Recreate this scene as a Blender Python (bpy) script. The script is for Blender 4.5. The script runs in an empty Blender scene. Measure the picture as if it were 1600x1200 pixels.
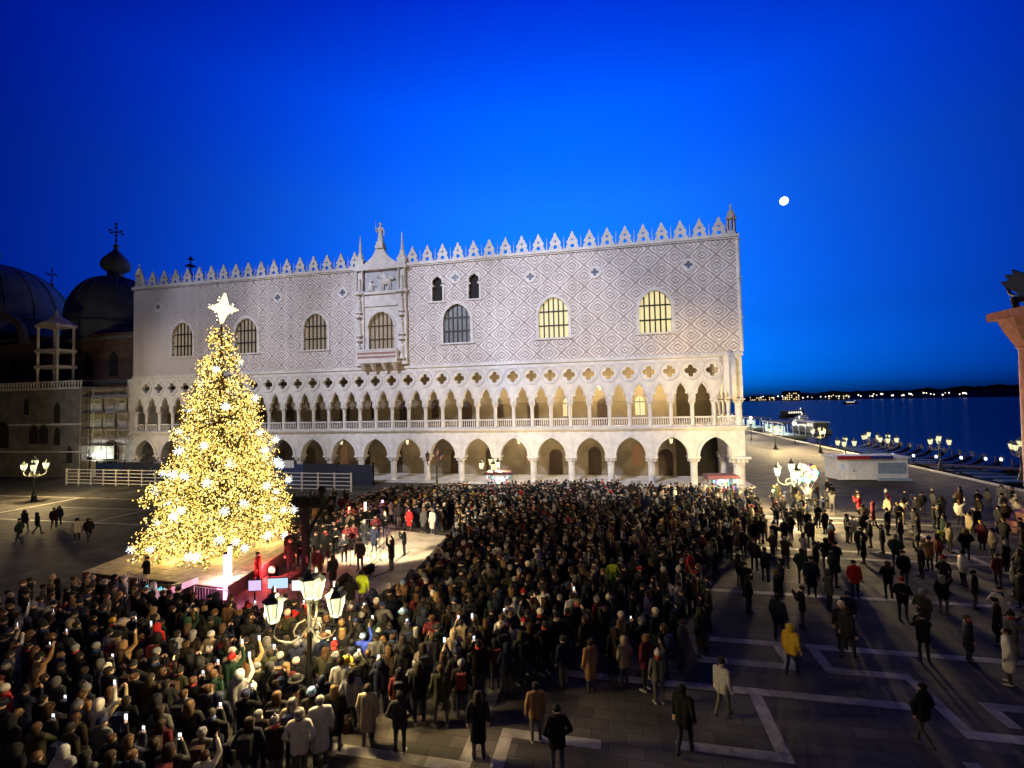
import bpy, bmesh, math, random
from math import sin, cos, pi, radians, atan2, hypot, sqrt
from mathutils import Matrix, Vector

sc = bpy.context.scene
COL = sc.collection
rng = random.Random(7)

# ---------------------------------------------------------------- camera
cam_data = bpy.data.cameras.new('camera')
cam = bpy.data.objects.new('camera', cam_data)
COL.objects.link(cam)
F_PX = 734.98                                   # focal length in photograph pixels (1600 wide)
cam_data.sensor_width = 36
cam_data.lens = F_PX / 1600 * 36
cam_data.clip_start = 0.1
cam_data.clip_end = 20000
CR = Vector((0.97741916, 0.2101791, -0.02182954))
CU = Vector((0.02969906, -0.03435839, 0.9989682))
CW = Vector((-0.20921221, 0.97705898, 0.03982467))
CP = Vector((62.9327, -50.961, 8.8307))
cam.matrix_world = Matrix(((CR.x, CU.x, -CW.x, CP.x), (CR.y, CU.y, -CW.y, CP.y), (CR.z, CU.z, -CW.z, CP.z), (0, 0, 0, 1)))
sc.camera = cam

# ---------------------------------------------------------------- sky (blue hour)
world = bpy.data.worlds.new('World')
sc.world = world
world.use_nodes = True
nt = world.node_tree
bg = nt.nodes['Background']
sky = nt.nodes.new('ShaderNodeTexSky')
sky.sky_type = 'NISHITA'
sky.sun_disc = False
sky.sun_elevation = radians(-5)
sky.sun_rotation = radians(-8)
bw = nt.nodes.new('ShaderNodeRGBToBW')
nt.links.new(sky.outputs[0], bw.inputs[0])
tc = nt.nodes.new('ShaderNodeTexCoord')
sep = nt.nodes.new('ShaderNodeSeparateXYZ')
nt.links.new(tc.outputs['Generated'], sep.inputs[0])
ramp = nt.nodes.new('ShaderNodeValToRGB')
stops = [(0.0, (.0, .28, 1.2)), (0.06, (.0, .25, 1.15)), (0.15, (.004, .30, 1.6)), (0.26, (.012, .50, 3.0)),
         (0.38, (.025, .74, 4.6)), (0.53, (.0, .80, 8.0)), (0.66, (.0, .34, 7.6)), (0.82, (.0, .12, 3.4)), (1.0, (.0, .04, 1.2))]
cr = ramp.color_ramp
while len(cr.elements) < len(stops):
    cr.elements.new(0.5)
for el, (p_, c_) in zip(cr.elements, stops):
    el.position = p_
    el.color = (c_[0] / 10, c_[1] / 10, c_[2] / 10, 1)
nt.links.new(sep.outputs['Z'], ramp.inputs[0])
mul = nt.nodes.new('ShaderNodeMix')
mul.data_type = 'RGBA'
mul.blend_type = 'MULTIPLY'
mul.inputs['Factor'].default_value = 1
nt.links.new(bw.outputs[0], mul.inputs['A'])
nt.links.new(ramp.outputs[0], mul.inputs['B'])
# the last glow of dusk stands over the palace and fades evenly round the horizon
dotn = nt.nodes.new('ShaderNodeVectorMath')
dotn.operation = 'DOT_PRODUCT'
dotn.inputs[1].default_value = (sin(radians(-6)), cos(radians(-6)), 0)
nrm = nt.nodes.new('ShaderNodeVectorMath')
nrm.operation = 'MULTIPLY'
nrm.inputs[1].default_value = (1, 1, 0)
nt.links.new(tc.outputs['Generated'], nrm.inputs[0])
nrm2 = nt.nodes.new('ShaderNodeVectorMath')
nrm2.operation = 'NORMALIZE'
nt.links.new(nrm.outputs[0], nrm2.inputs[0])
nt.links.new(nrm2.outputs[0], dotn.inputs[0])
azi = nt.nodes.new('ShaderNodeMapRange')
azi.inputs['From Min'].default_value = -1
azi.inputs['From Max'].default_value = 1
nt.links.new(dotn.outputs['Value'], azi.inputs[0])
pw = nt.nodes.new('ShaderNodeMath')
pw.operation = 'POWER'
pw.inputs[1].default_value = 5
nt.links.new(azi.outputs[0], pw.inputs[0])
fac = nt.nodes.new('ShaderNodeMapRange')
fac.inputs['To Min'].default_value = .12
fac.inputs['To Max'].default_value = 1.08
nt.links.new(pw.outputs[0], fac.inputs[0])
mul2 = nt.nodes.new('ShaderNodeMix')
mul2.data_type = 'RGBA'
mul2.blend_type = 'MULTIPLY'
mul2.inputs['Factor'].default_value = 1
nt.links.new(mul.outputs['Result'], mul2.inputs['A'])
nt.links.new(fac.outputs[0], mul2.inputs['B'])
tint = nt.nodes.new('ShaderNodeMix')
tint.data_type = 'RGBA'
tint.inputs['A'].default_value = (0, 0, 1, 1)
tint.inputs['B'].default_value = (1.08, 1.08, 1, 1)
nt.links.new(pw.outputs[0], tint.inputs['Factor'])
mul3 = nt.nodes.new('ShaderNodeMix')
mul3.data_type = 'RGBA'
mul3.blend_type = 'MULTIPLY'
mul3.inputs['Factor'].default_value = 1
nt.links.new(mul2.outputs['Result'], mul3.inputs['A'])
nt.links.new(tint.outputs['Result'], mul3.inputs['B'])
nt.links.new(mul3.outputs['Result'], bg.inputs[0])
bg.inputs[1].default_value = 100.0             # the sun is 5 degrees below the horizon: Nishita is very dim here

# faint moonlight, from the direction of the moon in the picture
MOON_DIR = Vector((0.30152184, 0.89030987, 0.34122268))
sun_d = bpy.data.lights.new('moonlight', 'SUN')
sun_d.energy = 0.02
sun_d.angle = radians(0.5)
sun_d.color = (.85, .9, 1)
sun = bpy.data.objects.new('moonlight', sun_d)
COL.objects.link(sun)
sun.rotation_euler = MOON_DIR.to_track_quat('Z', 'Y').to_euler()

sc.view_settings.view_transform = 'Standard'
sc.view_settings.look = 'None'
sc.view_settings.exposure = 0
sc.view_settings.gamma = 1
sc.cycles.use_denoising = True
sc.cycles.max_bounces = 5
sc.cycles.diffuse_bounces = 3
sc.cycles.glossy_bounces = 2
sc.cycles.transparent_max_bounces = 12
sc.cycles.sample_clamp_indirect = 4
sc.cycles.caustics_reflective = False
sc.cycles.caustics_refractive = False

# ---------------------------------------------------------------- measuring helpers (photograph pixel -> place)
def ray(x, y):
    return (CW + CR * ((x - 800) / F_PX) + CU * ((600 - y) / F_PX)).normalized()

def ground(x, y, z=0.0):
    d = ray(x, y)
    t = (z - CP.z) / d.z
    return CP + d * t

def on_plane(x, y, Y):
    d = ray(x, y)
    return CP + d * ((Y - CP.y) / d.y)

# ---------------------------------------------------------------- materials
MATS = {}
def mat(name, color, rough=.75, metal=0.0, var=.18, scale=3.0, bump=0.0, emis=None, estr=0.0, detail=4.0, spec=.35):
    if name in MATS:
        return MATS[name]
    m = bpy.data.materials.new(name)
    m.use_nodes = True
    t = m.node_tree
    b = t.nodes['Principled BSDF']
    b.inputs['Roughness'].default_value = rough
    b.inputs['Metallic'].default_value = metal
    b.inputs['Specular IOR Level'].default_value = spec
    if var > 0:
        co = t.nodes.new('ShaderNodeTexCoord')
        nz = t.nodes.new('ShaderNodeTexNoise')
        nz.inputs['Scale'].default_value = scale
        nz.inputs['Detail'].default_value = detail
        t.links.new(co.outputs['Object'], nz.inputs['Vector'])
        r = t.nodes.new('ShaderNodeValToRGB')
        r.color_ramp.elements[0].position = .3
        r.color_ramp.elements[1].position = .7
        r.color_ramp.elements[0].color = tuple(c * (1 - var) for c in color) + (1,)
        r.color_ramp.elements[1].color = tuple(min(1, c * (1 + var)) for c in color) + (1,)
        t.links.new(nz.outputs['Fac'], r.inputs[0])
        t.links.new(r.outputs[0], b.inputs['Base Color'])
        if bump > 0:
            bp = t.nodes.new('ShaderNodeBump')
            bp.inputs['Strength'].default_value = bump
            bp.inputs['Distance'].default_value = .05
            t.links.new(nz.outputs['Fac'], bp.inputs['Height'])
            t.links.new(bp.outputs[0], b.inputs['Normal'])
    else:
        b.inputs['Base Color'].default_value = tuple(color) + (1,)
    if emis:
        b.inputs['Emission Color'].default_value = tuple(emis) + (1,)
        b.inputs['Emission Strength'].default_value = estr
    MATS[name] = m
    return m

def glow(name, color, strength):
    if name in MATS:
        return MATS[name]
    m = bpy.data.materials.new(name)
    m.use_nodes = True
    t = m.node_tree
    t.nodes.clear()
    out = t.nodes.new('ShaderNodeOutputMaterial')
    e = t.nodes.new('ShaderNodeEmission')
    e.inputs[0].default_value = tuple(color) + (1,)
    e.inputs[1].default_value = strength
    t.links.new(e.outputs[0], out.inputs[0])
    MATS[name] = m
    return m

def lamp_glass(name, color, strength, clear=.55):
    """thin frosted lantern glass: lets the burner's light through and glows itself"""
    if name in MATS:
        return MATS[name]
    m = glow(name, color, strength)
    t = m.node_tree
    e = [n for n in t.nodes if n.type == 'EMISSION'][0]
    out = [n for n in t.nodes if n.type == 'OUTPUT_MATERIAL'][0]
    tr = t.nodes.new('ShaderNodeBsdfTransparent')
    mx = t.nodes.new('ShaderNodeMixShader')
    mx.inputs[0].default_value = 1 - clear
    t.links.new(tr.outputs[0], mx.inputs[1])
    t.links.new(e.outputs[0], mx.inputs[2])
    t.links.new(mx.outputs[0], out.inputs[0])
    return m

# ---------------------------------------------------------------- mesh helpers
class MB:
    def __init__(self):
        self.v = []; self.f = []; self.m = []
    def add(self, vs, fs, mi=0):
        o = len(self.v)
        self.v += [tuple(p) for p in vs]
        self.f += [tuple(i + o for i in f) for f in fs]
        self.m += [mi] * len(fs)
        return self
    def box(self, x0, x1, y0, y1, z0, z1, mi=0):
        vs = [(x0, y0, z0), (x1, y0, z0), (x1, y1, z0), (x0, y1, z0), (x0, y0, z1), (x1, y0, z1), (x1, y1, z1), (x0, y1, z1)]
        return self.add(vs, [(3, 2, 1, 0), (4, 5, 6, 7), (0, 1, 5, 4), (1, 2, 6, 5), (2, 3, 7, 6), (3, 0, 4, 7)], mi)
    def tube(self, p0, p1, r0, r1=None, n=8, mi=0, cap=True):
        r1 = r0 if r1 is None else r1
        p0 = Vector(p0); p1 = Vector(p1)
        d = (p1 - p0)
        q = d.to_track_quat('Z', 'Y')
        vs = []
        for p, r in ((p0, r0), (p1, r1)):
            for k in range(n):
                a = 2 * pi * k / n
                vs.append(p + q @ Vector((r * cos(a), r * sin(a), 0)))
        fs = [(k, (k + 1) % n, n + (k + 1) % n, n + k) for k in range(n)]
        if cap:
            fs += [tuple(range(n - 1, -1, -1)), tuple(range(n, 2 * n))]
        return self.add(vs, fs, mi)
    def path(self, pts, r, n=6, mi=0):
        for a, b in zip(pts[:-1], pts[1:]):
            self.tube(a, b, r, r, n, mi)
        return self
    def lathe(self, prof, n=12, mi=0, c=(0, 0, 0), sx=1, sy=1, rot=0):
        vs = []; fs = []
        for r, z in prof:
            for k in range(n):
                a = 2 * pi * k / n + rot
                vs.append((c[0] + r * cos(a) * sx, c[1] + r * sin(a) * sy, c[2] + z))
        m = len(prof)
        for i in range(m - 1):
            for k in range(n):
                fs.append((i * n + k, i * n + (k + 1) % n, (i + 1) * n + (k + 1) % n, (i + 1) * n + k))
        fs.append(tuple(range(n - 1, -1, -1)))
        fs.append(tuple(range((m - 1) * n, m * n)))
        return self.add(vs, fs, mi)
    def ball(self, c, r, n=8, mi=0, sz=1.0, sx=1.0, sy=1.0):
        k = max(4, n // 2 + 1)
        prof = [(max(1e-3, r * sin(pi * i / k)), -r * cos(pi * i / k) * sz) for i in range(k + 1)]
        return self.lathe(prof, n, mi, c, sx, sy)
    def prism(self, pts, y0, y1, mi=0):
        """convex or simple polygon in XZ extruded along Y"""
        n = len(pts)
        vs = [(x, y0, z) for x, z in pts] + [(x, y1, z) for x, z in pts]
        fs = [tuple(range(n - 1, -1, -1)), tuple(range(n, 2 * n))]
        fs += [(k, (k + 1) % n, n + (k + 1) % n, n + k) for k in range(n)]
        fs = [f[::-1] for f in fs] if sum(pts[i][0] * pts[(i + 1) % n][1] - pts[(i + 1) % n][0] * pts[i][1] for i in range(n)) > 0 else fs
        return self.add(vs, fs, mi)
    def mesh(self, name, mats, smooth=35):
        me = bpy.data.meshes.new(name)
        me.from_pydata(self.v, [], self.f)
        for m in (mats if isinstance(mats, (list, tuple)) else [mats]):
            me.materials.append(m)
        me.polygons.foreach_set('material_index', self.m)
        if smooth:
            me.polygons.foreach_set('use_smooth', [True] * len(self.f))
            me.set_sharp_from_angle(angle=radians(smooth))
        me.update()
        return me
    def build(self, name, mats, parent=None, loc=(0, 0, 0), rz=0, smooth=35):
        return put(name, self.mesh(name, mats, smooth), parent, loc, rz)

def put(name, me, parent=None, loc=(0, 0, 0), rz=0, scale=None):
    o = bpy.data.objects.new(name, me)
    COL.objects.link(o)
    o.location = loc
    o.rotation_euler = (0, 0, rz)
    if scale:
        o.scale = (scale,) * 3 if isinstance(scale, (int, float)) else scale
    if parent:
        o.parent = parent
    return o

def tag(o, label, cat, group=None, kind=None):
    o['label'] = label
    o['category'] = cat
    if group:
        o['group'] = group
    if kind:
        o['kind'] = kind
    return o

def struct(o):
    o['kind'] = 'structure'
    return o

def thing(name, label, cat, loc=(0, 0, 0), rz=0, group=None):
    o = bpy.data.objects.new(name, None)
    COL.objects.link(o)
    o.empty_display_size = .2
    o.location = loc
    o.rotation_euler = (0, 0, rz)
    return tag(o, label, cat, group)

def copy_tree(o, parent=None):
    c = o.copy()
    COL.objects.link(c)
    c.parent = parent
    for ch in list(o.children):
        copy_tree(ch, c)
    return c

def fill(polys, depth, name, mats, smooth=0):
    """flat shape with holes in XZ (even-odd), extruded along Y from 0 to depth"""
    cu = bpy.data.curves.new(name, 'CURVE')
    cu.dimensions = '2D'
    cu.fill_mode = 'BOTH'
    cu.extrude = depth / 2
    for pl in polys:
        sp = cu.splines.new('POLY')
        sp.points.add(len(pl) - 1)
        for p, (x, z) in zip(sp.points, pl):
            p.co = (x, z, 0, 1)
        sp.use_cyclic_u = True
    o = bpy.data.objects.new(name, cu)
    COL.objects.link(o)
    dg = bpy.context.evaluated_depsgraph_get()
    me = bpy.data.meshes.new_from_object(o.evaluated_get(dg))
    me.name = name
    me.transform(Matrix(((1, 0, 0, 0), (0, 0, -1, depth / 2), (0, 1, 0, 0), (0, 0, 0, 1))))
    bpy.data.objects.remove(o)
    bpy.data.curves.remove(cu)
    me.materials.clear()
    for m in (mats if isinstance(mats, (list, tuple)) else [mats]):
        me.materials.append(m)
    me.update()
    return me

def arc(cx, cz, r, a0, a1, n):
    return [(cx + r * cos(a0 + (a1 - a0) * k / n), cz + r * sin(a0 + (a1 - a0) * k / n)) for k in range(n + 1)]

def lamp_light(name, kind, energy, color, loc, parent=None, radius=.1, **kw):
    d = bpy.data.lights.new(name, kind)
    d.energy = energy
    d.color = color
    if kind in ('POINT', 'SPOT'):
        d.shadow_soft_size = radius
    for k, v in kw.items():
        setattr(d, k, v)
    o = bpy.data.objects.new(name, d)
    COL.objects.link(o)
    o.location = loc
    if parent:
        o.parent = parent
    return o
# ================================================================ materials of the place
stone = mat('white_istrian_stone', (.60, .575, .56), .7, var=.16, scale=1.3, bump=.25)
stone_soft = mat('weathered_istrian_stone', (.52, .50, .49), .8, var=.25, scale=.9, bump=.3)
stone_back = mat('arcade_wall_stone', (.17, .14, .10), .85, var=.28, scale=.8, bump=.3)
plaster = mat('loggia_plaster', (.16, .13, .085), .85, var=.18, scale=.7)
timber = mat('dark_timber', (.05, .03, .02), .6, var=.3, scale=4)
iron = mat('black_iron', (.012, .012, .013), .5, var=.1)
dark_void = mat('dark_interior', (.02, .018, .016), .9, var=.2)
lead = mat('lead_roof', (.11, .14, .19), .55, var=.25, scale=.6, bump=.2)
brick_dark = mat('old_brick', (.13, .075, .055), .9, var=.3, scale=1.2, bump=.3)

def diaper():
    m = bpy.data.materials.new('diaper_marble')
    m.use_nodes = True
    t = m.node_tree
    N = t.nodes.new
    L = t.links.new
    b = t.nodes['Principled BSDF']
    b.inputs['Roughness'].default_value = .75
    co = N('ShaderNodeTexCoord')
    sp = N('ShaderNodeSeparateXYZ')
    L(co.outputs['Object'], sp.inputs[0])
    def M(op, a, bb=None):
        n = N('ShaderNodeMath')
        n.operation = op
        for i, s in enumerate((a, bb)):
            if s is None:
                continue
            if isinstance(s, (int, float)):
                n.inputs[i].default_value = s
            else:
                L(s, n.inputs[i])
        return n.outputs[0]
    tw, th = 2.6786 / 30, 2.36 / 28
    ix = M('FLOOR', M('DIVIDE', sp.outputs['X'], tw))
    iz = M('FLOOR', M('DIVIDE', sp.outputs['Z'], th))
    fx = M('ABSOLUTE', M('SUBTRACT', M('FRACT', M('DIVIDE', M('ADD', ix, .5), 30)), .5))
    fz = M('ABSOLUTE', M('SUBTRACT', M('FRACT', M('DIVIDE', M('ADD', iz, .5), 28)), .5))
    d = M('MULTIPLY', M('ADD', fx, fz), 2)
    e = M('SUBTRACT', 1, M('ABSOLUTE', M('SUBTRACT', 1, d)))
    r = N('ShaderNodeValToRGB')
    r.color_ramp.interpolation = 'CONSTANT'
    W = (.66, .62, .60, 1); P = (.34, .28, .28, 1); K = (.17, .145, .15, 1)
    st = [(0, K), (.09, W), (.27, P), (.42, W), (.60, P), (.73, W), (.90, P)]
    while len(r.color_ramp.elements) < len(st):
        r.color_ramp.elements.new(.5)
    for el, (p_, c_) in zip(r.color_ramp.elements, st):
        el.position = p_
        el.color = c_
    L(e, r.inputs[0])
    cmb = N('ShaderNodeCombineXYZ')
    L(ix, cmb.inputs[0]); L(iz, cmb.inputs[1])
    wn = N('ShaderNodeTexWhiteNoise')
    wn.noise_dimensions = '2D'
    L(cmb.outputs[0], wn.inputs['Vector'])
    nz = N('ShaderNodeTexNoise')
    nz.inputs['Scale'].default_value = .35
    nz.inputs['Detail'].default_value = 5
    L(co.outputs['Object'], nz.inputs['Vector'])
    mp = N('ShaderNodeMapping')
    mp.inputs['Scale'].default_value = (1.6, 1, .09)
    L(co.outputs['Object'], mp.inputs['Vector'])
    nz2 = N('ShaderNodeTexNoise')
    nz2.inputs['Scale'].default_value = 1
    nz2.inputs['Detail'].default_value = 6
    nz2.inputs['Roughness'].default_value = .65
    L(mp.outputs[0], nz2.inputs['Vector'])
    streak = M('MULTIPLY', M('SUBTRACT', nz2.outputs['Fac'], .5), .55)
    v = M('ADD', streak, M('MULTIPLY', wn.outputs['Value'], .26))
    v = M('ADD', v, M('ADD', M('MULTIPLY', nz.outputs['Fac'], .6), .56))
    mx = N('ShaderNodeMix')
    mx.data_type = 'RGBA'
    mx.blend_type = 'MULTIPLY'
    mx.inputs['Factor'].default_value = 1
    L(r.outputs[0], mx.inputs['A'])
    L(v, mx.inputs['B'])
    L(mx.outputs['Result'], b.inputs['Base Color'])
    return m
diaper_m = diaper()

def paving():
    m = bpy.data.materials.new('trachyte_paving')
    m.use_nodes = True
    t = m.node_tree
    N = t.nodes.new
    L = t.links.new
    b = t.nodes['Principled BSDF']
    co = N('ShaderNodeTexCoord')
    br = N('ShaderNodeTexBrick')
    br.inputs['Scale'].default_value = 1
    br.inputs['Brick Width'].default_value = .9
    br.inputs['Row Height'].default_value = .45
    br.inputs['Mortar Size'].default_value = .012
    br.inputs['Color1'].default_value = (.058, .054, .050, 1)
    br.inputs['Color2'].default_value = (.096, .088, .080, 1)
    br.inputs['Mortar'].default_value = (.035, .034, .033, 1)
    L(co.outputs['Object'], br.inputs['Vector'])
    nz = N('ShaderNodeTexNoise')
    nz.inputs['Scale'].default_value = .5
    nz.inputs['Detail'].default_value = 6
    L(co.outputs['Object'], nz.inputs['Vector'])
    mr = N('ShaderNodeMapRange')
    mr.inputs['From Min'].default_value = .3
    mr.inputs['From Max'].default_value = .7
    mr.inputs['To Min'].default_value = .45
    mr.inputs['To Max'].default_value = 1.5
    L(nz.outputs['Fac'], mr.inputs[0])
    mx = N('ShaderNodeMix')
    mx.data_type = 'RGBA'
    mx.blend_type = 'MULTIPLY'
    mx.inputs['Factor'].default_value = 1
    L(br.outputs['Color'], mx.inputs['A'])
    L(mr.outputs[0], mx.inputs['B'])
    L(mx.outputs['Result'], b.inputs['Base Color'])
    mr2 = N('ShaderNodeMapRange')
    mr2.inputs['To Min'].default_value = .6
    mr2.inputs['To Max'].default_value = .9
    b.inputs['Specular IOR Level'].default_value = .15
    L(nz.outputs['Fac'], mr2.inputs[0])
    L(mr2.outputs[0], b.inputs['Roughness'])
    bp = N('ShaderNodeBump')
    bp.inputs['Strength'].default_value = .3
    bp.inputs['Distance'].default_value = .02
    L(br.outputs['Fac'], bp.inputs['Height'])
    bp.invert = True
    L(bp.outputs[0], b.inputs['Normal'])
    return m
paving_m = paving()

# ================================================================ the ground
QX = 98.0                                        # quay edge
g = MB()
g.add([(-200, -90, 0), (QX, -90, 0), (QX, 520, 0), (-200, 520, 0)], [(0, 1, 2, 3)])
pavement = struct(g.build('pavement', paving_m))
g = MB().box(QX, QX + .45, -90, 520, -1.6, .14)
struct(g.build('quay_edge', stone_soft))

strip_m = mat('white_paving_stone', (.32, .305, .285), .6, var=.35, scale=2)
SW = .17
strip_ms = [strip_m, mat('worn_paving_stone', (.25, .24, .22), .7, var=.4, scale=3), mat('stained_paving_stone', (.28, .26, .235), .65, var=.5, scale=1.4)]
strips = [('h', -39.7, 53.5, 59.1), ('v', 59.1, -39.7, -35.8), ('h', -38.35, 59.9, 62.2), ('v', 59.9, -42, -38.35),
          ('h', -35.3, 61.3, 70.7), ('h', -33.7, 65.6, 68.4), ('v', 68.4, -33.7, -32.2), ('h', -32.2, 65.6, 68.4), ('v', 65.6, -33.7, -32.2),
          ('v', 69.5, -33.7, -32.2), ('h', -32.2, 69.5, 80), ('h', -33.7, 69.5, 71.6), ('v', 71.7, -36.3, -33.7), ('h', -36.3, 71.7, 77),
          ('v', 73.0, -36.0, -34.9), ('h', -34.9, 73.0, 80), ('v', 66.8, -38.0, -35.3), ('h', -38.0, 64.4, 66.8), ('v', 71.0, -41, -37.2),
          ('h', -27.5, 60, 84), ('h', -22.0, 62, 92), ('h', -20.6, 62, 92), ('h', -14.0, 58, 93), ('h', -12.6, 58, 93), ('v', 74.5, -22, -14), ('v', 81.5, -31, -14),
          ('v', 88, -31, -12), ('h', -16.5, 12, 33), ('h', -12.5, -8, 33), ('h', -21, 2, 31), ('v', 22, -21, -12.5), ('v', 9, -21, -12.5)]
srng = random.Random(3)
for i, (k, a, b0, b1) in enumerate(strips):
    z = .004 + .0004 * i
    lo, hi = (b0 - SW, b1 + SW) if k == 'h' else (b0 + SW * 1.02, b1 - SW * 1.02)
    near_strip = (a if k == 'h' else (b0 + b1) / 2) < -30
    n = max(1, round((hi - lo) / 1.15)) if near_strip else 1
    cuts = [lo] + [lo + (hi - lo) * (q + srng.uniform(-.12, .12)) / n for q in range(1, n)] + [hi]
    for c0, c1 in zip(cuts[:-1], cuts[1:]):
        w0, w1 = SW * srng.uniform(.93, 1.02), SW * srng.uniform(.93, 1.02)
        zz = z + (srng.uniform(0, .004) if near_strip else 0)
        g0 = .008 if near_strip else 0
        if k == 'h':
            s = MB().box(c0 + g0, c1 - g0, a - w0, a + w1, -.02, zz)
        else:
            s = MB().box(a - w0, a + w1, c0 + g0, c1 - g0, -.02, zz)
        s.build('paving_slab', strip_ms[srng.randrange(3)], pavement)
ring = fill([arc(0, 0, .62, 0, 2 * pi, 28)[:-1], arc(0, 0, .40, 0, 2 * pi, 28)[:-1]], .02, 'drain_ring', strip_m)
ro = put('drain_ring', ring, pavement, (62.9, -37.5, .004))
ro.rotation_euler = (-pi / 2, 0, 0)
ro.location.z = -.006

# the lagoon
def water():
    m = bpy.data.materials.new('lagoon_water')
    m.use_nodes = True
    t = m.node_tree
    t.nodes.clear()
    N = t.nodes.new
    out = N('ShaderNodeOutputMaterial')
    df = N('ShaderNodeBsdfDiffuse')
    df.inputs[0].default_value = (.003, .010, .03, 1)
    gl = N('ShaderNodeBsdfGlossy')
    gl.inputs['Color'].default_value = (.8, .85, .9, 1)
    gl.inputs['Roughness'].default_value = .16
    mx = N('ShaderNodeMixShader')
    mx.inputs[0].default_value = .22
    co = N('ShaderNodeTexCoord')
    nz = N('ShaderNodeTexNoise')
    nz.inputs['Scale'].default_value = .5
    nz.inputs['Detail'].default_value = 5
    t.links.new(co.outputs['Object'], nz.inputs['Vector'])
    bp = N('ShaderNodeBump')
    bp.inputs['Strength'].default_value = .5
    bp.inputs['Distance'].default_value = .35
    t.links.new(nz.outputs['Fac'], bp.inputs['Height'])
    t.links.new(bp.outputs[0], gl.inputs['Normal'])
    t.links.new(df.outputs[0], mx.inputs[1])
    t.links.new(gl.outputs[0], mx.inputs[2])
    t.links.new(mx.outputs[0], out.inputs[0])
    return m
g = MB()
g.add([(QX + .3, -300, -1), (9000, -300, -1), (9000, 9000, -1), (QX + .3, 9000, -1)], [(0, 1, 2, 3)])
struct(g.build('lagoon', water()))

# ================================================================ the palace
BAY = 75 / 18
HB = BAY / 2
Z_SPR, Z_APX, Z_SP, Z_LOG, Z_BAL = 2.96, 4.94, 5.62, 6.03, 7.04
Z_LSP, Z_LAP, Z_Q, Z_TR, Z_WALL, Z_TOP = 8.76, 10.56, 11.75, 13.1, 13.45, 25.05

palace = thing('gothic_palace', 'long gothic palace, pink diamond-patterned upper wall over white loggia and arcade', 'palace')

def pointed(cx, z0, zs, zt, hw, n=10):
    h = zt - zs
    c = (h * h - hw * hw) / (2 * hw)
    R = hw + c
    a = atan2(h, c)
    right = [(cx - c + R * cos(a * k / n), zs + R * sin(a * k / n)) for k in range(n + 1)]
    left = [(2 * cx - x, z) for x, z in right[:-1]][::-1]
    return [(cx - hw, z0), (cx + hw, z0)] + right + left

def quatre(cx, cz, d, r, n=8):
    t = (d + sqrt(max(0, 2 * r * r - d * d))) / 2
    a = atan2(t, t - d)
    pts = []
    for q in range(4):
        for k in range(n + 1):
            b_ = -a + 2 * a * k / n
            x, z = d + r * cos(b_), r * sin(b_)
            pts.append((cx + x * cos(q * pi / 2) - z * sin(q * pi / 2), cz + x * sin(q * pi / 2) + z * cos(q * pi / 2)))
    return [p for i, p in enumerate(pts) if i % (n + 1) != n]

def ring_arch(hw, zs, zt, w, y0, y1, n=12):
    """moulding that follows a pointed arch"""
    inner = pointed(0, zs - .01, zs, zt, hw, n)[2:]
    outer = pointed(0, zs - .01, zs, zt + w * 1.15, hw + w, n)[2:]
    mb = MB()
    k = len(inner)
    vs = []
    for y in (y0, y1):
        vs += [(x, y, z) for x, z in inner] + [(x, y, z) for x, z in outer]
    fs = []
    for i in range(k - 1):
        fs.append((i, i + 1, k + i + 1, k + i))
        fs.append((k + i, k + i + 1, 3 * k + i + 1, 3 * k + i))
        fs.append((i + 1, i, 2 * k + i, 2 * k + i + 1))
    mb.add(vs, fs)
    return mb

# --- ground arcade
opening = pointed(0, Z_SPR, Z_SPR, Z_APX, 1.52)
panel = [(-HB, Z_SPR), (-1.52, Z_SPR)] + opening[2:][::-1][0:] + [(HB, Z_SPR), (HB, Z_SP), (-HB, Z_SP)]
pp = []
for p in panel:
    if not pp or hypot(p[0] - pp[-1][0], p[1] - pp[-1][1]) > 1e-4:
        pp.append(p)
arch_me = fill([pp], .75, 'arch', stone)
mould_me = ring_arch(1.52, Z_SPR, Z_APX, .30, -.13, .02).mesh('arch_moulding', stone)
col_prof = [(.42, 0), (.42, .12), (.36, .2), (.355, 1.2), (.34, 2.05), (.40, 2.08), (.40, 2.14), (.36, 2.2), (.43, 2.45), (.56, 2.72), (.62, 2.76)]
mb = MB().lathe(col_prof, 14)
mb.box(-.62, .62, -.62, .62, 2.76, 2.96)
for k in range(8):
    a = k * pi / 4
    mb.ball((.50 * cos(a), .50 * sin(a), 2.55), .13, 6, sz=1.3)
col_me = mb.mesh('column', stone)
cor_me = None
mb = MB().lathe([(r * 1.55, z) for r, z in col_prof], 16)
mb.box(-.95, .95, -.95, .95, 2.76, 2.96)
for k in range(10):
    a = k * pi / 5
    mb.ball((.78 * cos(a), .78 * sin(a), 2.5), .18, 6, sz=1.3)
cor_me = mb.mesh('corner_pillar', stone)
for i in range(18):
    a = put('arch', arch_me, palace, (BAY * (i + .5), .1, 0))
    put('arch_moulding', mould_me, a)
    put('column', col_me, palace, (BAY * i + (.4 if i == 0 else 0), .48, 0))
put('corner_pillar', cor_me, palace, (75.15, .5, 0))
for j in range(7):                                # south side, seen through the corner
    a = put('arch', arch_me, palace, (74.9, BAY * (j + .5) + .12, 0), pi / 2)
    put('arch_moulding', mould_me, a)
    put('column', col_me, palace, (74.5, BAY * (j + 1) + .12, 0))
MB().box(-.2, 76.3, -.75, 5.4, -.1, .14).build('plinth_step', stone_soft, palace)

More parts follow.
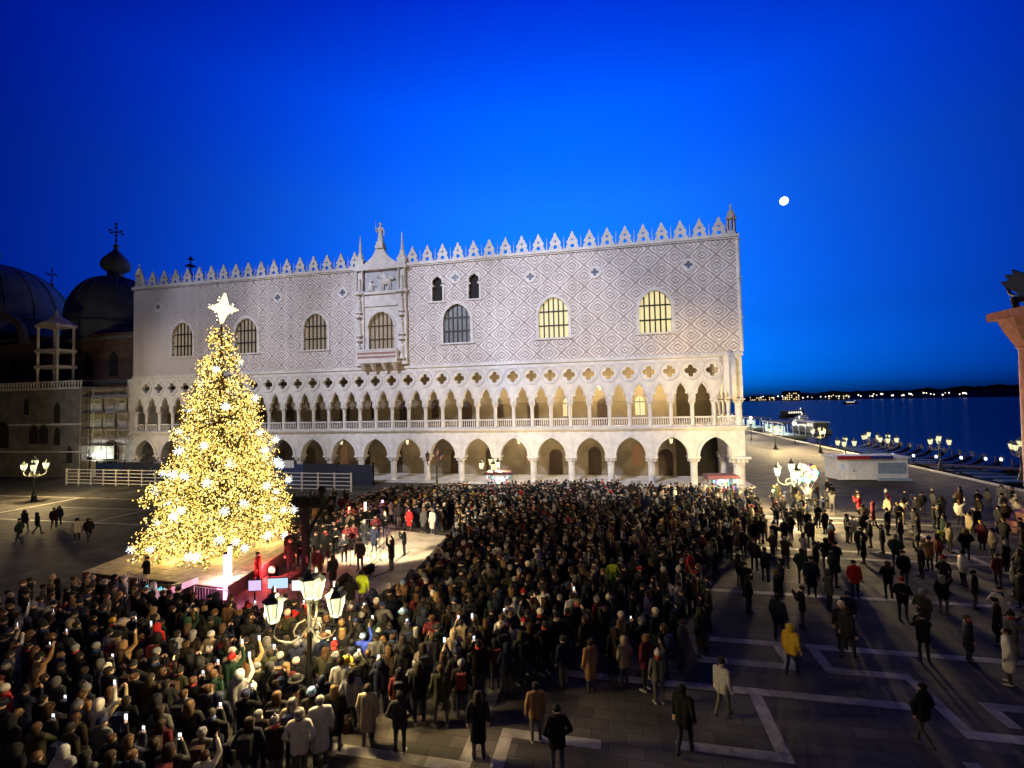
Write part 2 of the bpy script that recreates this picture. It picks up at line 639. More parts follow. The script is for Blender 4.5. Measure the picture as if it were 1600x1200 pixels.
# --- band, balcony floor and balustrade
MB().box(-.05, 75.78, -.02, .8, Z_SP, 5.78).box(-.1, 75.9, -.22, .8, 5.78, 5.9).box(-.15, 76.0, -.32, .8, 5.9, Z_LOG).box(75.01, 75.7, .1, .85, Z_SPR, Z_SP - .002).build('string_course', stone, palace)
MB().box(74.3, 75.1, .8, 30, Z_SP, 5.78).box(74.3, 75.3, .8, 30, 5.78, Z_LOG).build('string_course', stone, palace)
MB().box(0, 74.3, .8, 5.2, 5.7, 5.98).build('loggia_floor', stone_soft, palace)
MB().box(69.6, 74.3, 5.2, 30, 5.7, 5.98).build('loggia_floor', stone_soft, palace)

mb = MB().box(-.80, .80, -.09, .09, Z_LOG, Z_LOG + .12).box(-.82, .82, -.12, .12, Z_BAL - .14, Z_BAL)
for k in range(7):
    x = -.69 + k * .23
    mb.lathe([(.05, Z_LOG + .12), (.035, Z_LOG + .3), (.055, Z_LOG + .5), (.035, Z_LOG + .7), (.05, Z_BAL - .14)], 6, c=(x, 0, 0))
bal_me = mb.mesh('balustrade', stone)
lc_prof = [(.26, Z_LOG), (.26, Z_LOG + .16), (.20, Z_LOG + .24), (.195, 8.2), (.23, 8.22), (.23, 8.28), (.2, 8.3), (.27, 8.55), (.33, 8.62)]
mb = MB().lathe(lc_prof, 12)
mb.box(-.33, .33, -.33, .33, 8.62, Z_LSP)
for k in range(6):
    a = k * pi / 3
    mb.ball((.25 * cos(a), .25 * sin(a), 8.48), .08, 6)
lcol_me = mb.mesh('loggia_column', stone)
half = [(.30, Z_LSP), (.27, 9.0), (.30, 9.2), (.40, 9.36), (.55, 9.42), (.62, 9.44), (.57, 9.6), (.58, 9.78), (.66, 9.98), (.80, 10.2), (.94, 10.38), (HB / 2 * 1.0, Z_LAP)]
half[-1] = (HB / 2 + 0, Z_LAP)
HQ = HB / 2                                        # half of a loggia bay
half = [(x * HQ / half[-1][0], z) for x, z in half]
outl = half + [(HQ, Z_TR), (-HQ, Z_TR)] + [(-x, z) for x, z in half[::-1]]
trac_me = fill([outl, quatre(0, Z_Q, .36, .285)], .42, 'tracery_panel', stone)
mb = MB()
ringp = [(r_, a_) for r_, a_ in ((.86, -.05), (.98, -.1), (1.02, 0.02))]
n = 28
for (ra, ya), (rb, yb) in zip(ringp[:-1], ringp[1:]):
    vs = [(ra * cos(2 * pi * k / n), ya, Z_Q + ra * sin(2 * pi * k / n)) for k in range(n)] + [(rb * cos(2 * pi * k / n), yb, Z_Q + rb * sin(2 * pi * k / n)) for k in range(n)]
    mb.add(vs, [((k + 1) % n, k, n + k, n + (k + 1) % n) for k in range(n)])
vs = [(.86 * cos(2 * pi * k / n), y_, Z_Q + .86 * sin(2 * pi * k / n)) for y_ in (.02, -.05) for k in range(n)]
mb.add(vs, [((k + 1) % n, k, n + k, n + (k + 1) % n) for k in range(n)])
round_me = mb.mesh('roundel', stone)
mb = MB()
for s in (1, -1):
    pts = [(s * x * (.93 if 0 < i < len(half) - 1 else 1), -.0, z + .10) for i, (x, z) in enumerate(half)]
    mb.path([pts[0]] + [pts[i] for i in (2, 4, 6, 8, 10, 11)], .07, 5)
mb.lathe([(.16, Z_LSP + .02), (.13, Z_LSP + .5), (.05, Z_LSP + .9)], 6)
ogee_me = mb.mesh('ogee_moulding', stone)
halfp = half and ([(1.05, Z_LSP), (1.05, Z_TR), (-HQ, Z_TR)] + [(-x, z) for x, z in half[::-1]])
corn_me = fill([halfp], .42, 'corner_panel', stone)
for i in range(37):
    x = HB * i
    if i in (0, 36):
        o = put('corner_panel', corn_me, palace, (x + (.1 if i == 0 else -.35), .06, 0))
        if i == 0:
            o.scale.x = -1
        put('loggia_column', lcol_me, palace, (x + (.3 if i == 0 else .25), .27, 0), scale=(1.7, 1.4, 1))
    else:
        o = put('tracery_panel', trac_me, palace, (x, .06, 0))
        put('roundel', round_me, o)
        put('ogee_moulding', ogee_me, o)
        put('loggia_column', lcol_me, palace, (x, .27, 0))
    if i < 36:
        put('balustrade', bal_me, palace, (x + HQ, .1, 0))
for j in range(1, 12):
    y = HB * j
    o = put('tracery_panel', trac_me, palace, (74.94, y, 0), pi / 2)
    put('roundel', round_me, o)
    put('loggia_column', lcol_me, palace, (74.73, y, 0))
    put('balustrade', bal_me, palace, (74.9, y - HQ, 0), pi / 2)
put('corner_panel', corn_me, palace, (74.93, .36, 0), pi / 2).scale.x = -1

# --- inside of arcade and loggia
def back_wall(name, y, z0, z1, openings, m, x1=74.0):
    polys = [[(0, z0), (x1, z0), (x1, z1), (0, z1)]] + [pointed(cx, a, zs, zt, hw) for cx, a, zs, zt, hw in openings]
    return put(name, fill(polys, .35, name, m), palace, (0, y, 0))
g_op = []
for i in range(1, 17):
    cx = BAY * (i + .55)
    if i % 3 == 2:
        g_op.append((cx, .2, 2.6, 3.5, .75))
    elif i % 3 == 0:
        g_op.append((cx + .7, 1.2, 2.9, 3.7, .65))
    else:
        g_op.append((cx - .4, .2, 2.4, 3.2, .8))
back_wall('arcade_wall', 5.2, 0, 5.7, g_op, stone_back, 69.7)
win_red = mat('leaded_window', (.16, .08, .05), .4, emis=(1, .55, .25), estr=.06, scale=6)
for k, (cx, a, zs, zt, hw) in enumerate(g_op):
    d = MB().prism(pointed(cx, a, zs, zt, hw), 5.46, 5.52)
    d.box(cx - .02, cx + .02, 5.42, 5.458, a, zt - .1).box(cx - hw, cx + hw, 5.42, 5.459, zs - .03, zs + .03)
    d.build('door', win_red if a > 1 else timber, palace)
l_op = []
for i in range(35):
    cx = HB * (i + .5) + .3
    if i % 4 == 1:
        l_op.append((cx, 6.0, 8.3, 9.2, .72))
    elif i % 4 == 3:
        l_op.append((cx, 7.1, 8.6, 9.4, .55))
l_op = [o for o in l_op if o[0] < 67.5]
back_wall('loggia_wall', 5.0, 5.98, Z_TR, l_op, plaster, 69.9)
lit_pane = mat('lit_loggia_window', (.2, .17, .1), .4, emis=(1, .82, .45), estr=.75, var=.1)
for k, (cx, a, zs, zt, hw) in enumerate(l_op):
    d = MB().prism(pointed(cx, a, zs, zt, hw), 5.24, 5.3)
    lit = a > 6.5 and cx > 50
    d.box(cx - .03, cx + .03, 5.18, 5.238, a, zt - .1, 1).box(cx - hw, cx + hw, 5.18, 5.237, zs - .03, zs + .03, 1)
    d.build('window' if a > 6.5 else 'door', [lit_pane if lit else timber, iron], palace)
put('loggia_wall', MB().box(69.55, 69.9, 5.36, 30, 5.98, Z_TR).mesh('loggia_wall', plaster), palace)
put('end_wall', MB().box(-.3, .02, .1, 30, 0, 13.05).mesh('end_wall', stone_soft), palace)
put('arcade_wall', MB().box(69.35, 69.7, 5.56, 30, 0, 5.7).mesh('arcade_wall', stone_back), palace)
MB().box(69.9, 74.5, 10.2, 10.5, 5.98, Z_TR).build('loggia_partition', plaster, palace)
beam = MB()
for i in range(36):
    beam.box(HB * i + HQ - .12, HB * i + HQ + .12, .52, 4.98, Z_TR - .3, Z_TR - .02)
beam.build('ceiling_beams', timber, palace)
MB().box(.2, 74.6, .5, 30, Z_TR, Z_TR + .2).build('loggia_ceiling', mat('ceiling_boards', (.12, .08, .05), .8), palace)
tie = MB().tube((0, .27, 8.69), (74.9, .27, 8.69), .025, n=5)
tie.build('tie_rod', iron, palace)

# --- upper wall with its openings
WINS = [(7.95, 0), (17.7, 0), (27.55, 0), (45.7, 1), (56.8, 2), (67.5, 2)]
W0, WS, WT, WH = 15.85, 18.35, 20.3, 1.62
SM = [(43.42, 20.75, 23.7), (47.82, 20.75, 23.7)]
OC = [(4.05, 22.58), (22.3, 22.6), (31.3, 22.6), (45.65, 23.3), (54.35, 22.75), (61.4, 22.7), (70.95, 22.7)]
BX, BW0, BWT, BWH = 36.45, 14.2, 19.9, 1.62
def keyhole(cx, z0, zt, hw):
    zc = zt - .75
    top = [(cx + hw * .55, zc - .45)] + arc(cx, zc, hw * .95, -.55, pi / 2 - .25, 6) + [(cx, zt)]
    return [(cx - hw, z0), (cx + hw, z0), (cx + hw, zc - .5)] + top + [(2 * cx - x, z) for x, z in top[::-1][1:]] + [(cx - hw, zc - .5)]
polys = [[(-.02, Z_WALL), (75.72, Z_WALL), (75.72, Z_TOP), (-.02, Z_TOP)]]
polys += [pointed(x, W0, WS, WT, WH) for x, _ in WINS]
polys += [keyhole(x, a, b_, .62) for x, a, b_ in SM]
polys += [arc(x, z, .6, 0, 2 * pi, 20)[:-1] for x, z in OC]
polys += [pointed(BX, BW0, 18.1, BWT, BWH)]
put('upper_wall', fill(polys, .55, 'upper_wall', diaper_m), palace, (0, .05, 0))
MB().box(75.15, 75.7, .62, 30, Z_WALL, Z_TOP).box(0, .5, .62, 30, Z_WALL, Z_TOP).build('side_wall', diaper_m, palace)
MB().box(-.1, 75.82, -.1, .6, Z_TR, Z_TR + .18).box(-.06, 75.78, -.04, .6, Z_TR + .18, Z_WALL).build('string_course', stone, palace)
MB().box(74.4, 75.78, .6, 30, Z_TR, Z_WALL).build('string_course', stone, palace)
MB().box(-.08, 75.8, -.1, .9, Z_TOP, Z_TOP + .14).box(-.14, 75.86, -.22, .9, Z_TOP + .14, Z_TOP + .42).build('cornice', stone, palace)
MB().box(74.2, 75.86, .9, 30, Z_TOP, Z_TOP + .42).build('cornice', stone, palace)
# corner shaft
mb = MB()
for z0, z1 in ((13.5, 17), (17, 21), (21, 25)):
    mb.tube((75.72, .03, z0), (75.72, .03, z1 - .2), .2, .2, 10)
    mb.lathe([(.2, z1 - .2), (.3, z1 - .12), (.3, z1 - .04), (.2, z1)], 10, c=(75.72, .03, 0))
mb.build('corner_shaft', stone, palace)
# roof body
MB().box(.5, 74.4, 6.5, 29.5, .0, 5.6).box(.5, 74.4, 5.6, 29.5, Z_TR + .25, Z_TOP - .1).build('building_core', dark_void, palace)

pane_mats = [mat('dim_leaded_glass', (.25, .2, .15), .35, emis=(1, .78, .5), estr=.13, var=.3, scale=5),
             mat('grey_leaded_glass', (.13, .13, .14), .3, emis=(.8, .85, 1), estr=.05, var=.4, scale=3),
             mat('lit_hall_glass', (.3, .27, .17), .4, emis=(1, .84, .40), estr=.72, var=.08, scale=2)]
frame_me = ring_arch(WH, WS, WT, .32, -.04, .06).box(-WH - .32, -WH, -.04, .06, W0, WS - .01).box(WH, WH + .32, -.04, .06, W0, WS - .01).box(-WH - .45, WH + .45, -.12, .3, W0 - .2, W0 - .005)
frame_me = frame_me.mesh('window_frame', stone)
pane_src = pointed(0, W0, WS, WT, WH)
def arch_top(x, zs, zt, hw):
    h = zt - zs
    c = (h * h - hw * hw) / (2 * hw)
    R = hw + c
    return zs + sqrt(max(0.0, R * R - (abs(x) + c) ** 2))
for x, k in WINS:
    o = MB().prism(pane_src, .40, .44).build('window', pane_mats[k], palace, (x, 0, 0))
    put('window_frame', frame_me, o)
    for bx in (-1.08, -.54, 0, .54, 1.08):
        MB().box(bx - .07, bx + .07, .30, .38, W0, arch_top(bx, WS, WT, WH)).build('window_bar', iron, o)
    for bz in (17.2, 18.75):
        w_ = WH if bz < WS else WH - .04
        MB().box(-w_, w_, .27, .298, bz - .08, bz + .08).build('window_bar', iron, o)
for x, a, b_ in SM:
    o = MB().prism(keyhole(0, a, b_, .62), .42, .45).build('window', dark_void, palace, (x, 0, 0))
    outer = [(px * 1.38, pz if pz < a + .01 else pz + .17) for px, pz in keyhole(0, a, b_, .62)]
    put('window_frame', fill([outer, keyhole(0, a, b_, .62)], .1, 'window_frame', stone), o, (0, -.03, 0))
    MB().box(-1.0, 1.0, -.1, .2, a - .18, a - .01).build('window_sill', stone, o)
oc_me = fill([arc(0, 0, .68, 0, 2 * pi, 24)[:-1], quatre(0, 0, .25, .17, 6)], .1, 'oculus', stone)
for x, z in OC:
    o = put('oculus', oc_me, palace, (x, -.03, z))
    MB().tube((0, .12, 0), (0, .3, 0), .58, .58, 16).build('pane', mat('oculus_glass', (.12, .15, .22), .2), o)

# --- crenellation
mer = [(.72, 0), (.72, .22), (.62, .48), (.50, .64), (.62, .78), (.58, .98), (.42, 1.18), (.34, 1.42), (.20, 1.58), (.15, 1.80), (0, 2.10)]
mer_o = [(-x, z) for x, z in mer[:-1]][::1]
mer_poly = mer + [(-x, z) for x, z in mer[:-1]][::-1]
mer_me = fill([mer_poly, arc(0, .40, .22, 0, 2 * pi, 10)[:-1], arc(0, 1.05, .12, 0, 2 * pi, 8)[:-1]], .22, 'merlon', stone)
spk_me = MB().lathe([(.09, 0), (.07, .5), (.11, .55), (.05, .62), (.015, 1.6)], 6).mesh('spike', stone_soft)
for i in range(40):
    x = 1.875 * (i + .5)
    if not (33.0 < x < 39.9):
        put('merlon', mer_me, palace, (x, .2, Z_TOP + .42))
    if not (32.6 < x + .94 < 40.2) and i < 39:
        put('spike', spk_me, palace, (x + .9375, .3, Z_TOP + .42))
for j in range(1, 8):
    put('merlon', mer_me, palace, (75.5, 1.875 * (j + .3), Z_TOP + .42), pi / 2)

def pinnacle(x, y, z):
    mb = MB().lathe([(.55, 0), (.55, .25), (.42, .3), (.42, .45)], 6, c=(x, y, z))
    for k in range(6):
        a = k * pi / 3
        mb.tube((x + .36 * cos(a), y + .36 * sin(a), z + .45), (x + .36 * cos(a), y + .36 * sin(a), z + 1.7), .07, .07, 6)
    mb.lathe([(.52, 1.7), (.55, 1.85), (.42, 2.0), (.36, 2.3), (.22, 2.6), (.08, 2.75), (.07, 2.95), (.12, 3.05), (.02, 3.35)], 8, c=(x, y, z))
    return mb
pinnacle(75.3, .35, Z_TOP + .42).build('corner_pinnacle', stone_soft, palace)
pinnacle(.5, .35, Z_TOP + .42).build('corner_pinnacle', stone_soft, palace)
# weather vane on the roof behind the crenellation
fp = on_plane(298, 420, 12)
mb = MB().tube((fp.x, 12, 25), (fp.x, 12, fp.z + 2.2), .16, .09, 6)
for dz, r in ((-1.0, .5), (.5, .85), (1.6, .5)):
    mb.lathe([(.05, -.3), (r, -.05), (r * .6, .1), (.05, .35)], 8, c=(fp.x, 12, fp.z + dz))
mb.build('roof_finial', lead, palace)

# --- the great balcony window
fr = MB()
tab = {}
for nm, x0, x1 in (('pilaster', 33.2, 34.35), ('pilaster', 38.6, 39.75)):
    p = MB().box(x0, x1, -.45, .04, 13.6, 19.9).box(x0 + .08, x1 - .08, -.38, .04, 19.9, 22.1).box(x0 - .1, x1 + .1, -.55, .04, 22.1, 22.4)
    p.box(x0 + .15, x1 - .15, -.25, .04, 22.4, 24.9).box(x0 - .12, x1 + .12, -.58, .04, 24.9, 25.2).box(x0 + .05, x1 - .05, -.5, .3, 25.2, 26.2)
    xm = (x0 + x1) / 2
    for z0 in (14.4, 17.2, 19.95):
        p.lathe([(.3, 0), (.26, .2), (.24, 1.0), (.3, 1.3), (.2, 1.5), (.1, 1.55)], 8, c=(xm, -.55, z0))
        p.ball((xm, -.58, z0 + 1.72), .15, 8)
        p.box(xm - .42, xm + .42, -.85, -.44, z0 - .18, z0 - .01)
        p.lathe([(.4, 2.05), (.38, 2.2), (.1, 2.5)], 6, c=(xm, -.6, z0))
    for s in (-.38, .38):
        p.tube((xm + s, -.45, 22.4), (xm + s, -.45, 24.9), .09, .09, 6)
    p.ball((xm, -.36, 23.9), .16, 8).lathe([(.26, 22.4), (.2, 23.3), (.24, 23.7)], 8, c=(xm, -.36, 0))
    o = p.build('pilaster', stone, palace)
    MB().lathe([(.5, 26.2), (.5, 26.45), (.34, 26.5), (.3, 27.0), (.2, 27.05), (.1, 28.6), (.03, 29.3)], 8, c=(xm, -.1, 0)).build('obelisk', stone, o)
inner = pointed(BX, BW0, 18.1, BWT, BWH)
put('portal_panel', fill([[(34.35, BW0 - .6), (38.6, BW0 - .6), (38.6, 22.0), (34.35, 22.0)], inner], .3, 'portal_panel', stone), palace, (0, -.24, 0))
o = ring_arch(BWH, 18.1, BWT, .22, -.12, .0).build('arch_moulding', stone, palace, (BX, -.24, 0))
MB().box(34.35, 38.6, -.5, .04, 22.0, 22.35).box(34.35, 38.6, -.42, .0, 20.55, 20.75).build('entablature', stone, palace)
MB().box(34.35, 38.6, -.1, .04, 22.35, 24.9).build('relief_panel', mat('relief_ground', (.42, .43, .48), .8), palace)
MB().box(34.1, 38.85, -.55, .04, 24.9, 25.35).box(35.0, 35.7, -.62, -.551, 24.95, 25.2).box(37.2, 37.9, -.62, -.551, 24.95, 25.2).build('entablature', stone, palace)
# winged lion relief with kneeling figure
rl = MB()
rl.ball((37.0, -.25, 23.45), .42, 10, sx=1.7, sy=.6)
rl.ball((37.75, -.3, 23.85), .34, 10, sy=.7).ball((38.1, -.34, 23.75), .17, 8)
for lx in (36.5, 36.75, 37.4, 37.65):
    rl.tube((lx, -.25, 23.3), (lx + .08, -.25, 22.45), .11, .09, 6)
rl.path([(36.3, -.25, 23.5), (36.0, -.25, 23.8), (36.05, -.25, 24.2)], .06)
for k in range(6):
    a = 1.9 + k * .16
    rl.tube((37.2, -.22, 23.75), (37.2 + 1.3 * cos(a), -.2, 23.75 + .95 * sin(a)), .13, .04, 6)
rl.lathe([(.42, 22.4), (.34, 22.9), (.24, 23.3), (.12, 23.5)], 8, c=(35.2, -.25, 0)).ball((35.25, -.28, 23.68), .19, 8).tube((35.4, -.3, 23.2), (35.85, -.3, 23.0), .08, .07, 6)
rl.build('lion_relief', stone, palace)
gab = [(34.0, 25.35), (38.95, 25.35), (38.5, 25.7), (37.9, 26.1), (37.35, 26.6), (37.05, 27.15), (36.95, 27.45), (35.95, 27.45), (35.85, 27.15), (35.55, 26.6), (35.0, 26.1), (34.4, 25.7)]
put('gable', fill([gab], .45, 'gable', stone), palace, (0, -.45, 0))
MB().box(35.95, 36.95, -.65, .35, 27.4, 27.75).box(36.05, 36.85, -.55, .25, 27.75, 28.2).build('statue_base', stone, palace)
st = MB().lathe([(.38, 28.2), (.34, 28.6), (.27, 29.2), (.30, 29.7), (.33, 29.95), (.14, 30.1), (.09, 30.2)], 10, c=(36.45, -.15, 0))
st.ball((36.45, -.17, 30.4), .19, 8, sz=1.15).tube((36.2, -.15, 29.95), (35.98, -.3, 29.4), .1, .08).tube((35.98, -.3, 29.4), (36.02, -.45, 30.0), .08, .06)
st.tube((36.7, -.15, 29.95), (36.95, -.25, 29.5), .1, .08).tube((36.95, -.25, 29.5), (36.98, -.3, 28.9), .08, .05).tube((36.02, -.46, 29.8), (36.02, -.46, 30.8), .03, .015)
st.build('statue', stone, palace)
win = MB().prism(inner, .30, .34).build('window', pane_mats[0], palace)
for bx in (-1.08, -.54, 0, .54, 1.08):
    MB().box(BX + bx - .06, BX + bx + .06, .2, .28, BW0, arch_top(bx, 18.1, BWT, BWH)).build('window_bar', timber, win)
for bz in (16.7, 18.3):
    MB().box(BX - 1.6, BX + 1.6, .15, .198, bz - .07, bz + .07).build('window_bar', timber, win)
blc = MB().box(33.9, 39.0, -1.5, -.46, 13.75, 14.0).box(34.36, 38.59, -.46, -.25, 13.75, 14.0).box(33.95, 38.95, -1.45, -1.3, 14.15, 15.2)
blc.box(33.9, 39.0, -1.52, -1.25, 15.2, 15.36).box(33.95, 34.1, -1.29, -.46, 14.15, 15.2).box(38.8, 38.95, -1.29, -.46, 14.15, 15.2)
blc.box(33.92, 38.98, -1.47, -1.27, 14.0, 14.15)
bo = blc.build('balcony', stone, palace)
MB().box(34.05, 38.85, -1.47, -1.452, 14.3, 14.55).box(34.05, 38.85, -1.47, -1.452, 14.75, 15.0).build('red_marble_panel', mat('verona_marble', (.30, .17, .14), .6), bo)
for x in (34.4, 35.7, 37.1, 38.4):
    MB().prism([(0, 0), (0, -.9), (.3, -.8), (.8, -.25), (1.0, 0)], x - .15, x + .15).build('corbel', stone, bo, smooth=0).matrix_world = Matrix(((0, 1, 0, 0), (-1, 0, 0, -.44), (0, 0, 1, 13.75), (0, 0, 0, 1)))

# --- lanterns in loggia and arcade
lan_glass = lamp_glass('loggia_lantern_glass', (1, .82, .45), 2.2, .6)
def hang_lantern(x, y, zt, zl, watts, label, color=(1, .74, .38)):
    t = thing('hanging_lantern', label, 'lantern', (x, y, zl), 0, 'lanterns hung in the palace arcades')
    MB().tube((0, 0, .45), (0, 0, zt - zl), .015, n=5).build('chain', iron, t)
    MB().lathe([(.05, -.32), (.14, -.25), (.2, .25)], 6).build('glass', lan_glass, t)
    MB().lathe([(.24, .25), (.2, .3), (.05, .45)], 6).build('cap', iron, t)
    lamp_light('burner', 'POINT', watts, color, (0, 0, 0), t, .08)
    return t
for x, w in ((11, 50), (23, 50), (34, 110), (43, 300), (50, 900), (56, 1300), (61.5, 1700), (67, 1900), (71.5, 1100)):
    hang_lantern(x, 2.7, 13.0, 10.3, w, 'lantern hanging from the ceiling of the upper palace loggia')
for x, w in ((15, 15), (29, 80), (38, 140), (46, 280), (52, 380), (57, 380), (63, 200), (69, 50)):
    hang_lantern(x, 3.2, 5.7, 4.3, w, 'lantern hanging in the ground arcade of the palace')

# ================================================================ library behind the viewer, carrying the floodlights
lib = thing('library_building', 'pale stone library building facing the palace across the square', 'building')
MB().box(0, 100, -66, -54.5, 0, 15.5).build('wall', stone_soft, lib)
MB().box(0, 100, -54.5, -53.9, 14.9, 15.6).build('cornice', stone, lib)
MB().box(58, 68, -54.49, -49.9, 6.7, 7.0).build('balcony_slab', stone, lib)
for k in range(22):
    MB().lathe([(.12, 7.0), (.06, 7.2), (.1, 7.45), (.06, 7.7), (.1, 7.85)], 6, c=(58.2 + k * .457, -50.1, 0)).build('baluster', stone, lib)
for i in range(20):
    MB().prism(pointed(2.5 + i * 5, 0, 3.6, 5.4, 1.5), -54.499, -54.35).build('arch_opening', dark_void, lib)
# the brick bell tower behind the viewer carries the floodlights for the palace
bt = thing('bell_tower', 'tall square brick bell tower behind the library carrying floodlights', 'tower', (26, -80, 0))
MB().box(-6, 6, -6, 6, 0, 58).build('shaft', brick_dark, bt)
MB().box(-6.6, 6.6, -6.6, 6.6, 58, 60).build('belfry_cornice', stone_soft, bt)
MB().box(-5.5, 5.5, -5.5, 5.5, 60, 68).build('belfry', stone_soft, bt)
MB().add([(-5.8, -5.8, 68), (5.8, -5.8, 68), (5.8, 5.8, 68), (-5.8, 5.8, 68), (0, 0, 92)], [(0, 1, 4), (1, 2, 4), (2, 3, 4), (3, 0, 4), (3, 2, 1, 0)]).build('spire', lead, bt, smooth=0)
MB().box(-7, 7, 6, 7.4, 53.7, 54).build('floodlight_ledge', stone_soft, bt)
def floodlight(x, tx, tz, watts, size):
    t = thing('floodlight', 'black floodlight on the bell tower ledge aimed at the palace wall', 'floodlight', (x, -73.2, 54.0), 0, 'floodlights on the bell tower')
    MB().box(-.25, .25, -.2, .2, 0, .08).tube((-.32, 0, .05), (-.32, 0, .6), .03).tube((.32, 0, .05), (.32, 0, .6), .03).build('bracket', iron, t)
    MB().box(-.28, .28, -.25, .12, .38, .85).build('housing', iron, t)
    l = lamp_light('flood_beam', 'SPOT', watts, (.80, .83, 1.0), (0, .3, .62), t, .35, spot_size=size, spot_blend=.4)
    d = Vector((tx, 0, tz)) - Vector((x, -72.9, 54.62))
    l.rotation_euler = d.to_track_quat('-Z', 'Y').to_euler()
for x, tx, tz, w in ((20.5, 8, 13.5, 56000), (22.5, 21, 13.5, 76000), (24.5, 34, 13.3, 104000), (26.5, 47, 13.2, 132000), (28.5, 59, 13, 150000), (30.5, 70, 12.8, 170000)):
    floodlight(x, tx, tz + 1.0, w * .84, radians(28))
# ================================================================ christmas tree
from mathutils import noise as mnoise
TREE = Vector((40.05, -27.1, .7))
s_ = hypot(TREE.x - CP.x, TREE.y - CP.y)
def height_at(x, y, s=s_):
    d = ray(x, y)
    return CP.z + d.z * s / hypot(d.x, d.y)
Z_STAR = height_at(348, 494)
plat = thing('tree_platform', 'square boarded platform under the lit christmas tree, golden in its light', 'platform')
PC = [(36.2, -31.8), (45.4, -32.4), (43.6, -22.6), (34.3, -22.4)]
def bil(u, v):
    a = Vector(PC[0]).lerp(Vector(PC[1]), u)
    b = Vector(PC[3]).lerp(Vector(PC[2]), u)
    return a.lerp(b, v)
mb = MB()
mb.add([(x, y, 0) for x, y in PC] + [(x, y, .66) for x, y in PC], [(3, 2, 1, 0), (4, 5, 6, 7), (0, 1, 5, 4), (1, 2, 6, 5), (2, 3, 7, 6), (3, 0, 4, 7)])
mb.build('platform_base', mat('platform_skirt', (.05, .04, .04), .8), plat, smooth=0)
boards_m = mat('pale_boards', (.60, .50, .33), .6, var=.25, scale=2.5)
NX, NY = 16, 16
for i in range(NX):
    for j in range(NY):
        e = .03
        q = [bil((i + e) / NX, (j + e) / NY), bil((i + 1 - e) / NX, (j + e) / NY), bil((i + 1 - e) / NX, (j + 1 - e) / NY), bil((i + e) / NX, (j + 1 - e) / NY)]
        z = .70 + rng.uniform(-.004, .004)
        b = MB().add([(p.x, p.y, .661) for p in q] + [(p.x, p.y, z) for p in q], [(3, 2, 1, 0), (4, 5, 6, 7), (0, 1, 5, 4), (1, 2, 6, 5), (2, 3, 7, 6), (3, 0, 4, 7)])
        b.build('board', boards_m, plat, smooth=0)

tree = thing('christmas_tree', 'tall fir christmas tree covered in golden lights on a platform', 'tree', TREE)
H = Z_STAR - TREE.z - .3
prof_t = [(0, .7), (.02, .95), (.06, 1.0), (.26, .86), (.45, .70), (.63, .49), (.79, .32), (.9, .18), (1, .03)]
def crown_r(t):
    for (a, ra), (b, rb) in zip(prof_t[:-1], prof_t[1:]):
        if t <= b:
            return 3.65 * (ra + (rb - ra) * (t - a) / (b - a))
    return .1
MB().lathe([(.34, 0), (.26, 3), (.16, 8), (.03, H)], 10).build('trunk', mat('fir_bark', (.09, .055, .03), .9, bump=.4), tree)
fol = MB(); limb = MB(); bulbs = MB()
tips = []
def octa(mb_, p, r, mi=0):
    x, y, z = p
    mb_.add([(x + r, y, z), (x - r, y, z), (x, y + r, z), (x, y - r, z), (x, y, z + r), (x, y, z - r)],
            [(0, 2, 4), (2, 1, 4), (1, 3, 4), (3, 0, 4), (2, 0, 5), (1, 2, 5), (3, 1, 5), (0, 3, 5)], mi)
NB = 760
for k in range(NB):
    t = 1 - sqrt(rng.uniform(0.0004, 1))
    t = min(.985, max(.015, t * 1.0))
    az = k * 2.39996 + rng.uniform(-.3, .3)
    R = crown_r(t) * rng.uniform(.80, 1.05) * (1 + .26 * mnoise.noise(Vector((cos(az) * 1.7, sin(az) * 1.7, t * 11))))
    if rng.random() < .05 and t < .7:
        R *= 1.2
    z0 = t * H + .35
    droop = rng.uniform(-.16, .10) * R
    p0 = Vector((0, 0, z0 + .12 * R))
    p1 = Vector((R * cos(az), R * sin(az), z0 + droop))
    limb.tube(p0.lerp(p1, .04), p1, .035 * (1 - .6 * t), .01, 4, cap=False)
    d = (p1 - p0).normalized()
    side = d.cross(Vector((0, 0, 1))).normalized()
    n = max(4, int(R * 3.2))
    tips.append((p1, t, az))
    for c in range(n):
        u = .30 + .72 * (c + rng.random()) / n
        w = (1.05 - .55 * u) * (.18 + .16 * R)
        q = p0.lerp(p1, u) + side * rng.uniform(-1, 1) * w + Vector((0, 0, rng.uniform(-.22, .16)))
        for e in range(11):
            dd = (d * rng.uniform(.1, .9) + side * rng.uniform(-1, 1) + Vector((0, 0, rng.uniform(-.75, .35)))).normalized()
            ln = rng.uniform(.14, .30)
            wv = dd.cross(Vector((rng.uniform(-1, 1), rng.uniform(-1, 1), 1))).normalized() * .022
            a = q + Vector((rng.uniform(-.12, .12), rng.uniform(-.12, .12), rng.uniform(-.1, .1)))
            fol.add([a - wv, a + wv, a + dd * ln], [(0, 1, 2)], 0)
        nb = 6 if u > .6 else 2
        for e in range(nb):
            pb = q + Vector((rng.gauss(0, .13), rng.gauss(0, .13), rng.gauss(0, .11)))
            octa(bulbs, pb, rng.choice((.03, .037, .046, .056)), 0 if rng.random() < .8 else 1)
limb.build('branches', mat('fir_branch', (.07, .045, .025), .9), tree)['kind'] = 'stuff'
fo = fol.build('crown', mat('fir_needles', (.05, .075, .022), .6, var=.35, scale=8), tree, smooth=0)
fo['kind'] = 'stuff'
bo = bulbs.build('fairy_lights', [glow('golden_bulb', (1, .63, .13), 2.7), glow('warm_bulb', (1, .76, .30), 3.8)], None, TREE, smooth=0)
